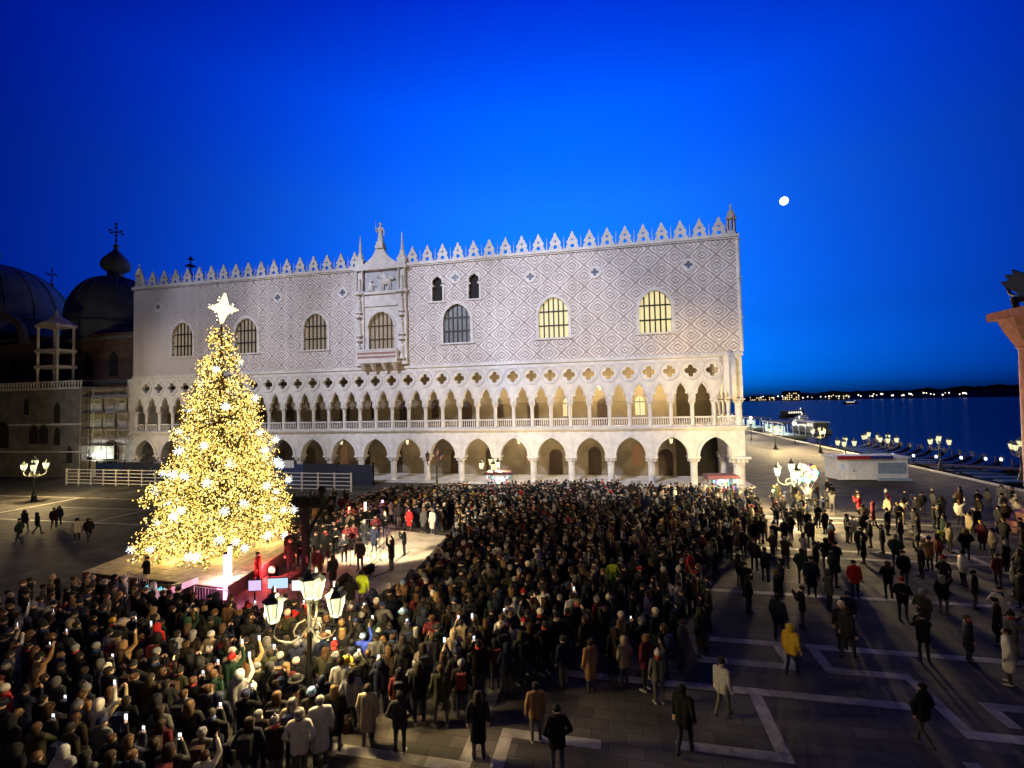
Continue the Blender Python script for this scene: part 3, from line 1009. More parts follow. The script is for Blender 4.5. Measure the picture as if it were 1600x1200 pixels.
tag(bo, 'thousands of tiny golden fairy lights strung through the christmas tree', 'fairy lights', kind='stuff')

for k in range(6):
    a = k * pi / 3 + .3
    q = Vector((2.6 * cos(a), 2.6 * sin(a), .55))
    octa(bulbs, q, .05)
    lamp_light('platform_fill', 'POINT', 150, (1, .66, .22), q, bo, .3)  # unseen fill light added under the crown to brighten the platform boards

# white snowflake lights hung in the tree
sf = MB()
sf.ball((0, 0, 0), .085, 8)
for k in range(18):
    zz = 1 - 2 * (k + .5) / 18
    rr = sqrt(1 - zz * zz)
    a = k * 2.39996
    v = Vector((rr * cos(a), rr * sin(a), zz))
    sf.tube(v * .06, v * .27, .013, .008, 4)
    octa(sf, v * .28, .026)
sf_me = sf.mesh('snowflake_light', glow('cool_white_led', (.80, .91, 1), 4.0))
picked = []
order = tips[:]
rng.shuffle(order)
for p, t, az in order:
    if t > .86:
        continue
    q = Vector((p.x * 1.0, p.y * 1.0, p.z))
    if all((q - o).length > 1.12 for o in picked):
        picked.append(q)
        if len(picked) > 60:
            break
for q in picked:
    o = put('snowflake_light', sf_me, None, TREE + q + Vector((.06 * q.x / (q.length + .1), .06 * q.y / (q.length + .1), 0)), rng.uniform(0, 6), rng.uniform(.75, 1.0))
    tag(o, 'cool white snowflake light hanging among the golden tree lights', 'snowflake light', 'snowflake lights in the tree')

# star on top
star = thing('tree_star', 'glowing four-pointed golden star on top of the christmas tree', 'star', (TREE.x, TREE.y, Z_STAR - .3), radians(8))
def star_poly(R, r, c=0):
    return [((R if k % 2 == 0 else r) * sin(k * pi / 4), c + (R if k % 2 == 0 else r) * cos(k * pi / 4)) for k in range(8)]
sm = glow('star_glow', (1, .74, .30), 3.0)
sm2 = glow('star_core', (1, .86, .55), 5.0)
star.rotation_euler = (0, radians(7), radians(8))
MB().tube((0, 0, -.5), (0, 0, .4), .03).build('stem', iron, star)
me = fill([star_poly(.95, .38)], .16, 'star_body', sm)
put('star_body', me, star, (0, -.08, .75))
o = put('star_body', me, star, (.08, 0, .75), pi / 2, .8)
mb = MB()
for k in range(70):
    a = rng.uniform(0, 2 * pi)
    r = rng.uniform(.15, .95) * (.45 + .5 * abs(cos(2 * a)))
    octa(mb, (r * sin(a), -.12 + rng.uniform(-.05, .05), .75 + r * cos(a)), .035)
mb.build('star_bulbs', sm2, star, smooth=0)

# ================================================================ venetian lamp posts
lan_m = lamp_glass('lantern_glass', (1, .93, .52), 1.25, .4)
lan_off = mat('rose_glass_unlit', (.20, .09, .09), .25, var=.2)
pole_m = mat('green_black_iron', (.022, .026, .024), .45, var=.2)
gilt = mat('lamp_arm_metal', (.10, .10, .085), .45, metal=.5, var=.2)
lan_glass_me = MB().lathe([(.10, -.30), (.13, -.28), (.25, .26)], 6).mesh('lantern_glass', lan_m)
lan_off_me = MB().lathe([(.10, -.30), (.13, -.28), (.25, .26)], 6).mesh('lantern_glass', lan_off)
lan_cap_me = MB().lathe([(.29, .26), (.27, .31), (.14, .40), (.12, .46), (.05, .50), (.06, .58), (.01, .68)], 6).mesh('lantern_cap', pole_m)
lan_rib = MB()
for k in range(6):
    a = k * pi / 3
    lan_rib.tube((.132 * cos(a), .132 * sin(a), -.29), (.255 * cos(a), .255 * sin(a), .26), .012, .012, 4)
lan_rib.lathe([(.03, -.5), (.1, -.36), (.13, -.30)], 6)
lan_rib_me = lan_rib.mesh('lantern_frame', pole_m)
def venetian_lamp(loc, label, watts=160, rz=0, lit=True, color=(1, .73, .33), height=3.2, group='venetian lamp posts'):
    t = thing('lamp_post', label, 'lamp post', loc, rz, group)
    h = height
    MB().lathe([(.36, 0), (.36, .15), (.26, .22), (.22, .55), (.26, .62), (.14, .75), (.10, 1.2), (.075, 1.25), (.065, h - .5), (.10, h - .45), (.06, h - .35), (.055, h + .25), (.1, h + .3), (.03, h + .4)], 10).build('post', pole_m, t)
    arms = MB()
    for k in range(3):
        a = k * 2 * pi / 3 + .4
        c, s = cos(a), sin(a)
        pts = [(.05, h - .35), (.25, h - .55), (.5, h - .6), (.82, h - .45), (.94, h - .28), (.92, h - .12)]
        arms.path([(r * c, r * s, z) for r, z in pts], .035, 6)
        arms.path([(r * c, r * s, z) for r, z in ((.1, h - .1), (.3, h - .15), (.42, h - .32), (.38, h - .48), (.26, h - .45))], .022, 5)
    arms.build('arm', gilt, t)
    spots = [(0, 0, h + .75)] + [(.92 * cos(k * 2 * pi / 3 + .4), .92 * sin(k * 2 * pi / 3 + .4), h + .38) for k in range(3)]
    for k, p in enumerate(spots):
        ln = put('lantern', lan_rib_me, t, p)
        put('lantern_glass', lan_glass_me if lit else lan_off_me, ln)
        put('lantern_cap', lan_cap_me, ln)
        if lit:
            lamp_light('burner', 'POINT', watts / 4 * 1.25, color, (0, 0, -.02), ln, .03)
    return t
gp = ground
venetian_lamp(gp(484, 1132), 'lit lamp post with four lanterns standing in the dense crowd before the stage', 6000, radians(-30), height=3.0)
venetian_lamp(gp(53, 784), 'lit lamp post with four lanterns on the empty paving beside the basilica', 9000, radians(60), height=3.1)
venetian_lamp(gp(1240, 808), 'lit lamp post behind the bunch of balloons at the palace corner', 24000, radians(10), height=2.9)
venetian_lamp(gp(768, 775), 'lit lamp post rising from the crowd beside a souvenir cart at the arcade', 5000, radians(35), height=2.5)
venetian_lamp(gp(683, 768), 'unlit lamp post with dark rose glass before the arcade', 0, radians(50), lit=False, height=3.1)
for (x, y), lb in (((1212, 702), 'lit lamp post on the bright promenade just past the palace corner'), ((1282, 708), 'lit lamp post on the promenade between palace corner and gondolas')):
    venetian_lamp(gp(x, y), lb, 16000, rng.uniform(0, 2), height=2.9)
for (x, y), lb in (((1323, 737), 'lit lamp post standing behind the white kiosk roof'), ((1360, 722), 'lit lamp post by the moored gondolas, near the quay edge'),
                   ((1390, 730), 'lit lamp post on the quay between two others'), ((1470, 735), 'lit lamp post alone beside the row of low pier lights'),
                   ((1597, 750), 'lit lamp post on the quay beside the granite column')):
    venetian_lamp(gp(x, y), lb, 800, rng.uniform(0, 2), height=2.9)

# ================================================================ concert equipment
blackm = mat('black_equipment', (.005, .005, .006), .7, var=.15, spec=.05)
steel = mat('galvanised_steel', (.42, .43, .45), .4, metal=.7, var=.15)
mp = gp(478, 905)
mast = thing('lighting_mast', 'black lighting mast with slatted spotlights and round head above the musicians', 'mast', mp)
MB().box(-.14, .14, -.14, .14, 0, 3.75).box(-.7, .7, -.7, .7, 0, .12).build('mast_pole', blackm, mast)
MB().box(-.55, 1.25, -.09, .09, 3.65, 3.8).tube((.15, 0, 2.3), (.95, 0, 3.65), .09, .09).build('crossbar', blackm, mast)
for k, x in enumerate((-.4, .2, .8)):
    hd = MB().box(x - .22, x + .22, -.2, .25, 3.82, 4.2)
    hd.build('spotlight', blackm, mast)
    for q in range(4):
        MB().box(x - .24, x + .24, -.24, .27, 3.86 + q * .09, 3.885 + q * .09).build('fin', blackm, mast)
MB().ball((.95, 0, 4.55), .22, 12).tube((.95, 0, 4.2), (.95, 0, 4.4), .06).build('moving_head', blackm, mast)
for k, (x, tx, ty, w, col_) in enumerate(((-.4, 46.5, -24.5, 2500, (1, .82, .5)), (.2, 49.5, -23.2, 4600, (1, .88, .60)), (.8, 51.0, -20.8, 4600, (1, .86, .58)))):
    l = lamp_light('beam', 'SPOT', w, col_, (x, .34, 4.0), mast, .08, spot_size=radians(62), spot_blend=.5)
    d = Vector((tx, ty, 0)) - (mp + Vector((x, .34, 4.0)))
    l.rotation_euler = d.to_track_quat('-Z', 'Y').to_euler()

cpts = [gp(x, y) for x, y in ((505, 938), (565, 948), (645, 895), (698, 838), (600, 826), (515, 866), (440, 915))]
cp = MB().add([(p.x, p.y, .012) for p in cpts], [tuple(range(len(cpts)))])
tag(cp.build('stage_carpet', mat('cream_stage_carpet', (.46, .40, .30), .8, var=.35, scale=.9)), 'pale stage carpet the choir and conductor stand on', 'carpet')

def mic_stand(x, y, h=1.5):
    t = thing('microphone_stand', 'thin black microphone stand on the bright stage floor', 'microphone stand', gp(x, y), rng.uniform(0, 6), 'microphone stands on the stage')
    mb = MB().tube((0, 0, .1), (0, 0, h), .012, n=5)
    for k in range(3):
        a = k * 2.1
        mb.tube((0, 0, .25), (.3 * cos(a), .3 * sin(a), 0.01), .01, n=4)
    mb.build('stand', blackm, t)
    MB().tube((0, 0, h), (.45, 0, h + .12), .01, n=5).build('boom', blackm, t)
    MB().ball((.47, 0, h + .13), .035, 6).build('microphone', blackm, t)
for x, y in ((541, 902), (580, 905), (594, 880), (504, 903), (600, 862), (560, 878)):
    mic_stand(x, y)
for k, (pts_, lb) in enumerate((([(470, 915), (520, 925), (545, 905), (560, 910), (590, 885)], 'thin black cable snaking past the microphone stands on the carpet'), ([(505, 932), (550, 920), (600, 896), (640, 862)], 'thin black cable along the crowd side of the stage carpet'), ([(545, 930), (575, 900), (585, 870), (600, 845)], 'thin black cable running to the light tubes behind the choir'))):
    q_ = [gp(*p) for p in pts_]
    cb = MB()
    fine = []
    for a_, b_ in zip(q_[:-1], q_[1:]):
        for e in range(5):
            fine.append(a_.lerp(b_, e / 5) + Vector((.12 * sin(e * 1.3 + k), .12 * cos(e * 1.7), .03)))
    tag(cb.path(fine + [q_[-1] + Vector((0, 0, .03))], .02, 5).build('stage_cable', blackm), lb, 'cable')
def music_stand(x, y, rz):
    t = thing('music_stand', 'black music stand with white sheets before the singers', 'music stand', gp(x, y), rz, 'music stands on the stage')
    mb = MB().tube((0, 0, .1), (0, 0, 1.05), .014, n=5)
    for q in range(3):
        mb.tube((0, 0, .2), (.28 * cos(q * 2.1), .28 * sin(q * 2.1), .01), .01, n=4)
    mb.build('stand', blackm, t)
    MB().box(-.25, .25, -.02, .0, 1.0, 1.35).build('desk', blackm, t)
    MB().box(-.2, .2, -.03, -.021, 1.03, 1.31).build('sheet', mat('paper_white', (.6, .6, .57), .7), t)
for x, y in ((480, 912), (512, 900), (548, 888), (575, 872), (592, 858)):
    music_stand(x, y, rng.uniform(2.0, 2.8))
wd_me = MB().prism([(-.3, 0), (.3, 0), (.3, .12), (-.05, .42), (-.3, .42)], -.28, .28).mesh('monitor_speaker', blackm, 0)
for (x, y), lb in (((536, 913), 'black wedge monitor speaker on the stage floor near the lamp post'), ((573, 895), 'black wedge monitor speaker on the floor before the conductor')):
    t = thing('monitor_speaker', lb, 'speaker', gp(x, y), rng.uniform(2, 4))
    put('cabinet', wd_me, t)
    MB().box(.02, .28, -.22, .22, .0, .02).build('grille', steel, t).matrix_local = Matrix.Translation((.0, 0, .30)) @ Matrix.Rotation(radians(40), 4, 'Y')

# red and magenta light tubes and spots
def light_tube(x, y, h, colr, watts, label, strength=6):
    t = thing('light_tube', label, 'light tube', gp(x, y), 0, 'upright light tubes round the stage')
    MB().lathe([(.22, 0), (.2, .06), (.05, .1), (.05, .3)], 8).build('foot', blackm, t)
    MB().tube((0, 0, .3), (0, 0, h), .08, n=8).build('tube', glow('tube_' + label[:8], colr, strength), t)
    MB().tube((0, 0, h), (0, 0, h + .08), .09, n=8).build('cap', blackm, t)
    lamp_light('tube_light', 'POINT', watts, colr, (0, -.25, h * .5), t, .15)
light_tube(352, 947, 2.3, (1, .25, .55), 320, 'pink upright light tube at the platform corner by the mixing desk')
light_tube(359, 925, 2.2, (1, .75, .8), 140, 'whitish upright light tube beside the pink tube')
light_tube(571, 826, 1.9, (1, .55, .40), 420, 'pale red upright light tube behind the choir, before the steel barrier')
light_tube(598, 822, 1.9, (1, .40, .55), 420, 'pink upright light tube behind the choir, beside a red coat')
light_tube(546, 832, 1.8, (1, .16, .10), 600, 'deep red upright light tube at the back of the choir')
sp = thing('red_spotlight', 'round red stage spotlight on the floor at the platform edge', 'spotlight', gp(428, 900))
MB().box(-.2, .2, -.1, .1, 0, .1).build('yoke', blackm, sp)
MB().tube((0, .1, .32), (0, -.16, .36), .22, .24, 12).build('housing', blackm, sp)
MB().tube((0, -.165, .36), (0, -.18, .36), .2, .2, 12).build('lens', glow('red_lens', (1, .35, .22), 4), sp)
lamp_light('red_beam', 'POINT', 600, (1, .07, .08), (0.1, -.5, .7), sp, .15)

# choir risers
for (x, y), rz, lb in (((452, 872), .5, 'low red-lit choir riser beside the christmas tree'), ((500, 850), .45, 'low choir riser behind the singers')):
    t = thing('choir_riser', lb, 'riser', gp(x, y), rz)
    MB().box(-1.6, 1.6, -.6, .6, .32, .4).build('deck', mat('riser_deck', (.16, .09, .08), .6), t)
    for sx in (-1.5, 1.5):
        for sy in (-.5, .5):
            MB().box(sx - .04, sx + .04, sy - .04, sy + .04, 0, .32).build('leg', steel, t)

# mixing desk, cases and screens
desk = thing('mixing_desk', 'long sound mixing desk with blue-green lit meters in front of the platform', 'desk', gp(270, 950), radians(-4))
MB().box(-1.3, 1.3, -.45, .45, .72, .8).box(-1.25, -1.15, -.4, .4, 0, .72).box(1.15, 1.25, -.4, .4, 0, .72).build('table', blackm, desk)
MB().prism([(-.4, .8), (.4, .8), (.4, 1.08), (-.4, .9)], -1.0, -.2).build('console', mat('console_grey', (.35, .33, .3), .5), desk)
MB().prism([(-.4, .8), (.4, .8), (.4, 1.08), (-.4, .9)], .1, .9).build('console', mat('console_grey', (.35, .33, .3), .5), desk)
mb = MB()
for k in range(14):
    mb.box(-1.1 + k * .09, -1.06 + k * .09, -.47, -.455, .86, 1.0 + .05 * (k % 3))
mb.build('meter_lights', glow('meter_led', (.15, .8, 1), 1.6), desk)
for (x, y), lb, col_ in (((398, 962), 'small purple-white tablet screen on a stand by the musicians', (.75, .55, 1)), ((434, 958), 'larger pale blue screen on a stand by the musicians', (.55, .75, 1)), ((466, 962), 'small white music screen on a stand beside the lamp post', (.95, .95, 1))):
    t = thing('lit_screen', lb, 'screen', gp(x, y), radians(15), 'lit screens in front of the stage')
    MB().tube((0, 0, 0), (0, 0, 1.05), .025, n=6).lathe([(.25, 0), (.22, .03)], 8).build('stand', blackm, t)
    w = .42 if 'larger' in lb else .26
    f = MB().box(-w - .03, w + .03, .02, .05, 1.02, 1.5).build('frame', blackm, t)
    MB().box(-w, w, .0, .018, 1.05, 1.47).build('display', glow('display_' + lb[:12], col_, 1.1), f)

# steel crowd barriers and white fences
def barrier(x, y, rz, label):
    t = thing('crowd_barrier', label, 'barrier', gp(x, y), rz, 'steel barriers by the stage')
    MB().path([(-1, 0, .1), (-1, 0, 1.05), (1, 0, 1.05), (1, 0, .1), (-1, 0, .25)], .022, 6).build('frame', steel, t)
    for k in range(11):
        MB().tube((-.83 + k * .166, 0, .24), (-.83 + k * .166, 0, 1.04), .009, n=5).build('bar', steel, t)
    MB().box(-.8, -.7, -.3, .3, 0, .04).box(.7, .8, -.3, .3, 0, .04).build('foot', steel, t)
barrier(561, 836, .15, 'steel crowd barrier between the pale light tubes behind the choir')
barrier(520, 845, .2, 'steel crowd barrier behind the singers left of the tubes')
barrier(330, 958, -.1, 'steel crowd barrier along the platform front by the mixing desk')
barrier(215, 935, -.3, 'steel crowd barrier at the dim left edge of the platform')

fence_m = mat('white_fence_rail', (.50, .47, .42), .6, var=.15)
def fence(p0, p1, nposts, label, h=1.95):
    p0 = Vector((p0[0], p0[1], 0)); p1 = Vector((p1[0], p1[1], 0))
    d = p1 - p0
    t = thing('rail_fence', label, 'fence', p0, atan2(d.y, d.x), 'white rail fences before the palace')
    L_ = d.length
    for k in range(nposts):
        x = L_ * k / (nposts - 1)
        MB().box(x - .06, x + .06, -.06, .06, 0, h).build('post', fence_m, t)
    for r_ in range(5):
        z = .25 + r_ * (h - .35) / 4
        MB().box(0, L_, -.085, -.062, z - .05, z + .05).build('rail', fence_m, t)
fence((-3, -5.6), (36.2, -6.6), 21, 'long white rail fence of five rails before the palace, behind the tree')
hoard = thing('site_hoarding', 'dark blue site hoarding behind the white rail fence at the arcade', 'hoarding')
for k in range(9):
    x0 = -2 + k * 4.3
    MB().box(x0, x0 + 4.2, -3.0, -2.92, .0, 2.3 + .1 * (k % 2)).build('panel', mat('hoarding_navy' if k % 3 else 'hoarding_blue', (.012, .016, .03) if k % 3 else (.015, .03, .09), .6), hoard)
MB().box(24.5, 26.8, -3.06, -3.003, 1.9, 2.75).build('notice_board', mat('notice_white', (.55, .55, .55), .6), hoard)
for k in range(10):
    MB().box(-2.1 + k * 4.3, -1.98 + k * 4.3, -2.9, -2.75, 0, 2.5).build('post', blackm, hoard)
# ================================================================ people
MI_COAT, MI_SKIN, MI_LEG, MI_SHOE = 0, 1, 2, 3
def obj_color_mat(name, rough=.85, mult=1.0):
    m = bpy.data.materials.new(name)
    m.use_nodes = True
    t = m.node_tree
    b = t.nodes['Principled BSDF']
    b.inputs['Roughness'].default_value = rough
    b.inputs['Specular IOR Level'].default_value = .2
    oi = t.nodes.new('ShaderNodeObjectInfo')
    co = t.nodes.new('ShaderNodeTexCoord')
    nz = t.nodes.new('ShaderNodeTexNoise')
    nz.inputs['Scale'].default_value = 9
    t.links.new(co.outputs['Object'], nz.inputs['Vector'])
    mr = t.nodes.new('ShaderNodeMapRange')
    mr.inputs['To Min'].default_value = .6 * mult
    mr.inputs['To Max'].default_value = 1.35 * mult
    t.links.new(nz.outputs['Fac'], mr.inputs[0])
    mx = t.nodes.new('ShaderNodeMix')
    mx.data_type = 'RGBA'
    mx.blend_type = 'MULTIPLY'
    mx.inputs['Factor'].default_value = 1
    t.links.new(oi.outputs['Color'], mx.inputs['A'])
    t.links.new(mr.outputs[0], mx.inputs['B'])
    t.links.new(mx.outputs['Result'], b.inputs['Base Color'])
    return m
def random_ramp_mat(name, cols, rough=.8):
    m = bpy.data.materials.new(name)
    m.use_nodes = True
    t = m.node_tree
    b = t.nodes['Principled BSDF']
    b.inputs['Roughness'].default_value = rough
    oi = t.nodes.new('ShaderNodeObjectInfo')
    r = t.nodes.new('ShaderNodeValToRGB')
    r.color_ramp.interpolation = 'CONSTANT'
    while len(r.color_ramp.elements) < len(cols):
        r.color_ramp.elements.new(.5)
    for i, (el, c) in enumerate(zip(r.color_ramp.elements, cols)):
        el.position = i / len(cols)
        el.color = tuple(c) + (1,)
    t.links.new(oi.outputs['Random'], r.inputs[0])
    t.links.new(r.outputs[0], b.inputs['Base Color'])
    return m
coat_m = obj_color_mat('coat_cloth')
skin_m = random_ramp_mat('skin', [(.50, .33, .24), (.44, .28, .20), (.36, .22, .15), (.20, .11, .07), (.55, .38, .29)], .55)
leg_m = random_ramp_mat('trousers', [(.012, .013, .018), (.02, .03, .06), (.03, .03, .032), (.05, .05, .055), (.01, .01, .012), (.10, .085, .06), (.025, .035, .07)])
shoe_m = random_ramp_mat('shoes', [(.01, .01, .01), (.03, .02, .015), (.35, .34, .32), (.012, .012, .013)])

def capsule(mb, p0, p1, r0, r1, n=10, k=4):
    p0 = Vector(p0); p1 = Vector(p1)
    d = p1 - p0
    L_ = max(d.length, 1e-4)
    q = d.to_track_quat('Z', 'Y') if d.length > 1e-4 else Matrix.Identity(3).to_quaternion()
    prof = [(max(1e-4, r0 * cos(a)), r0 * sin(a)) for a in [-pi / 2 + pi / 2 * i / k for i in range(k + 1)]]
    prof += [(max(1e-4, r1 * cos(a)), L_ + r1 * sin(a)) for a in [pi / 2 * i / k for i in range(k + 1)]]
    vs = []; fs = []
    for r, z in prof:
        for j in range(n):
            a = 2 * pi * j / n
            vs.append(p0 + q @ Vector((r * cos(a), r * sin(a), z)))
    m = len(prof)
    for i in range(m - 1):
        for j in range(n):
            fs.append((i * n + j, i * n + (j + 1) % n, (i + 1) * n + (j + 1) % n, (i + 1) * n + j))
    fs.append(tuple(range(n - 1, -1, -1)))
    fs.append(tuple(range((m - 1) * n, m * n)))
    mb.add(vs, fs)

def lerp3(a, b, t):
    return Vector(a).lerp(Vector(b), t)

def hand_parts(wrist, d, up):
    """palm, four fingers of unequal length and a thumb, slightly curled"""
    d = Vector(d).normalized()
    up = Vector(up)
    side = d.cross(up).normalized()
    nrm = side.cross(d).normalized()
    W = Vector(wrist)
    out = [(W, W + d * .075 + side * .018, .027, .026, MI_SKIN), (W, W + d * .075 - side * .018, .027, .026, MI_SKIN)]
    for i, ln in enumerate((.066, .078, .074, .056)):
        b0 = W + d * .08 + side * (.033 - i * .022)
        b1 = b0 + d * ln * .55 - nrm * .012
        b2 = b1 + d * ln * .4 - nrm * .03
        out += [(b0, b1, .0105, .0095, MI_SKIN), (b1, b2, .0095, .008, MI_SKIN)]
    t0 = W + d * .03 + side * .035
    t1 = t0 + d * .035 + side * .03 - nrm * .01
    out += [(t0, t1, .013, .011, MI_SKIN), (t1, t1 + d * .03 - nrm * .012, .011, .009, MI_SKIN)]
    return out

def body_parts(pose):
    """tapered capsules (p0, p1, r0, r1, material) of a clothed figure 1.72 m tall, facing +Y"""
    P = []
    long_coat = pose in ('longcoat', 'longcoat_bag')
    stride = pose == 'walk'
    # legs
    for s in (-1, 1):
        hip = Vector((s * .10, 0, .90))
        if stride:
            knee = Vector((s * .10, .16 if s > 0 else .02, .50)); ank = Vector((s * .09, .22 if s > 0 else -.26, .09 if s > 0 else .16))
            toe = ank + (Vector((0, .16, -.035)) if s > 0 else Vector((0, .13, -.10)))
        else:
            sp = .115 if pose != 'wide' else .16
            knee = Vector((s * sp, .02, .49)); ank = Vector((s * (sp + .005), -.02, .08))
            toe = ank + Vector((s * .035, .155, -.04))
        P += [(hip, knee, .092, .066, MI_LEG), (knee, ank, .064, .047, MI_LEG)]
        P += [(ank + Vector((0, -.025, -.035)), toe, .044, .036, MI_SHOE)]
    # torso and coat
    hem = .52 if long_coat else .80
    for s in (-1, 1):
        P += [(Vector((s * .085, 0, .98)), Vector((s * .105, .005, 1.34)), .125, .118, MI_COAT)]
        P += [(Vector((s * (.075 if long_coat else .08), 0, hem)), Vector((s * .08, 0, 1.0)), .145 if long_coat else .135, .128, MI_COAT)]
    P += [(Vector((-.155, 0, 1.405)), Vector((.155, 0, 1.405)), .078, .078, MI_COAT), (Vector((0, .02, 1.1)), Vector((0, .02, 1.38)), .13, .12, MI_COAT)]
    P += [(Vector((0, -.005, 1.40)), Vector((0, .01, 1.50)), .085, .07, MI_COAT)]                  # collar
    # neck and head
    P += [(Vector((0, 0, 1.44)), Vector((0, .015, 1.57)), .056, .052, MI_SKIN)]
    P += [(Vector((0, -.005, 1.625)), Vector((0, .015, 1.60)), .098, .092, MI_SKIN), (Vector((0, .03, 1.59)), Vector((0, .05, 1.545)), .07, .046, MI_SKIN)]
    P += [(Vector((0, .10, 1.615)), Vector((0, .122, 1.578)), .012, .017, MI_SKIN)]
    for s in (-1, 1):
        P += [(Vector((s * .095, -.01, 1.615)), Vector((s * .093, 0, 1.575)), .02, .014, MI_SKIN)]
    # arms
    for s in (-1, 1):
        sh = Vector((s * .20, 0, 1.395))
        up = Vector((0, 1, 0))
        hand = True
        if pose in ('film',) or (pose == 'armup' and s > 0):
            if pose == 'film':
                el = Vector((s * .26, .20, 1.22)); wr = Vector((s * .085, .34, 1.50)); up = Vector((s, .2, 0))
            else:
                el = Vector((.27, .16, 1.56)); wr = Vector((.17, .24, 1.82)); up = Vector((-1, 0, 0))
        elif pose == 'pockets':
            el = Vector((s * .335, -.06, 1.14)); wr = Vector((s * .20, .09, .94)); hand = False
        elif pose == 'fold':
            el = Vector((s * .30, .05, 1.13)); wr = Vector((s * .03, .21, 1.16)); up = Vector((0, 0, 1))
        elif stride:
            el = Vector((s * .27, -.10 * s, 1.14)); wr = Vector((s * .27, -.02 * s + .05, .89))
        elif pose == 'raise2':
            el = Vector((s * .33, .08, 1.60)); wr = Vector((s * .20, .14, 1.86)); up = Vector((s, 0, 0))
        else:
            el = Vector((s * .275, -.02, 1.13)); wr = Vector((s * .27, .07, .89))
        P += [(sh, el, .074, .062, MI_COAT), (el, lerp3(el, wr, .95), .060, .046, MI_COAT)]
        if hand:
            P += hand_parts(wr, wr - el, up)
    return P

def make_body(pose, voxel, faces):
    P = body_parts(pose)
    mb = MB()
    for p0, p1, r0, r1, m_ in P:
        capsule(mb, p0, p1, r0, r1)
    me = mb.mesh('body_src', [coat_m], 0)
    o = bpy.data.objects.new('body_src', me)
    COL.objects.link(o)
    rm = o.modifiers.new('r', 'REMESH'); rm.mode = 'VOXEL'; rm.voxel_size = voxel
    smn = o.modifiers.new('s', 'SMOOTH'); smn.iterations = 3 if voxel < .016 else 1; smn.factor = .4
    dg = bpy.context.evaluated_depsgraph_get()
    nf = len(o.evaluated_get(dg).data.polygons) * 2
    dc = o.modifiers.new('d', 'DECIMATE'); dc.ratio = min(1, faces / max(1, nf))
    dg = bpy.context.evaluated_depsgraph_get()
    out = bpy.data.meshes.new_from_object(o.evaluated_get(dg))
    out.name = 'person_' + pose
    bpy.data.objects.remove(o)
    bpy.data.meshes.remove(me)
    out.materials.clear()
    for m_ in (coat_m, skin_m, leg_m, shoe_m):
        out.materials.append(m_)
    for pl in out.polygons:
        c = pl.center
        best = 1e9; bi = 0
        for p0, p1, r0, r1, m_ in P:
            ab = p1 - p0
            L2 = ab.length_squared
            t = 0 if L2 < 1e-9 else max(0, min(1, (c - p0).dot(ab) / L2))
            dd = (c - p0 - ab * t).length - (r0 + (r1 - r0) * t)
            if m_ == MI_COAT:
                dd -= .004
            if dd < best:
                best = dd; bi = m_
        pl.material_index = bi
        pl.use_smooth = True
    return out

POSES = ['stand', 'pockets', 'film', 'armup', 'walk', 'fold', 'longcoat', 'longcoat_bag', 'wide', 'raise2']
BODY = {p: make_body(p, .0125, 2600) for p in POSES}
LOW = {p: make_body(p, .032, 300) for p in ('stand', 'pockets', 'film', 'armup', 'fold', 'longcoat')}

hair_m = obj_color_mat('hair_and_hats', .8)
def shell(prof, sx=1, sy=1.08, c=(0, 0, 0), n=12, cut=None):
    mb = MB()
    mb.lathe(prof, n, 0, c, sx, sy)
    return mb
HEADC = (0, -.012, 1.622)
def head_mesh(kind):
    if kind == 'short':
        mb = MB().lathe([(.098, -.035), (.107, 0), (.104, .045), (.082, .085), (.045, .105), (.004, .112)], 12, 0, (0, -.016, 1.622), 1, 1.06)
        mb.lathe([(.07, -.09), (.098, -.03), (.1, 0)], 12, 0, (0, -.03, 1.622), 1, .85)
    elif kind == 'long':
        mb = MB().lathe([(.105, -.04), (.113, 0), (.109, .05), (.086, .09), (.045, .108), (.004, .114)], 12, 0, (0, -.02, 1.622), 1, 1.05)
        mb.lathe([(.075, -.27), (.118, -.2), (.122, -.08), (.112, .0), (.06, .06)], 12, 0, (0, -.048, 1.622), 1, .72)
    elif kind == 'bun':
        mb = MB().lathe([(.1, -.03), (.108, 0), (.105, .045), (.083, .086), (.045, .106), (.004, .112)], 12, 0, (0, -.02, 1.622), 1, 1.05)
        mb.ball((0, -.1, 1.69), .05, 8)
    elif kind == 'beanie':
        mb = MB().lathe([(.113, -.012), (.118, .0), (.118, .028), (.112, .03), (.108, .06), (.088, .105), (.05, .13), (.004, .138)], 14, 0, (0, -.008, 1.632), 1, 1.06)
    elif kind == 'bobble':
        mb = MB().lathe([(.113, -.012), (.118, .0), (.118, .03), (.112, .032), (.108, .062), (.088, .107), (.05, .132), (.004, .14)], 14, 0, (0, -.008, 1.632), 1, 1.06)
        mb.ball((0, -.01, 1.79), .042, 8)
    elif kind == 'brim':
        mb = MB().lathe([(.20, .0), (.205, .012), (.115, .02), (.113, .08), (.09, .115), (.004, .118)], 16, 0, (0, -.005, 1.655), 1, 1.1)
    else:  # hood
        mb = MB().lathe([(.10, -.16), (.128, -.1), (.132, -.02), (.124, .05), (.095, .1), (.05, .125), (.004, .132)], 12, 0, (0, -.03, 1.622), 1, 1.0)
    return mb.mesh('head_' + kind, hair_m, 60)
HEADS = {k: head_mesh(k) for k in ('short', 'long', 'bun', 'beanie', 'bobble', 'brim', 'hood')}
eyes_me = MB()
for s in (-1, 1):
    eyes_me.ball((s * .034, .098, 1.617), .0095, 6)
    eyes_me.box(s * .034 - .018, s * .034 + .018, .098, .106, 1.636, 1.642)
eyes_me.box(-.022, .022, .098, .104, 1.553, 1.560)
eyes_me = eyes_me.mesh('face', mat('eyes_and_lips', (.05, .025, .02), .4), 0)
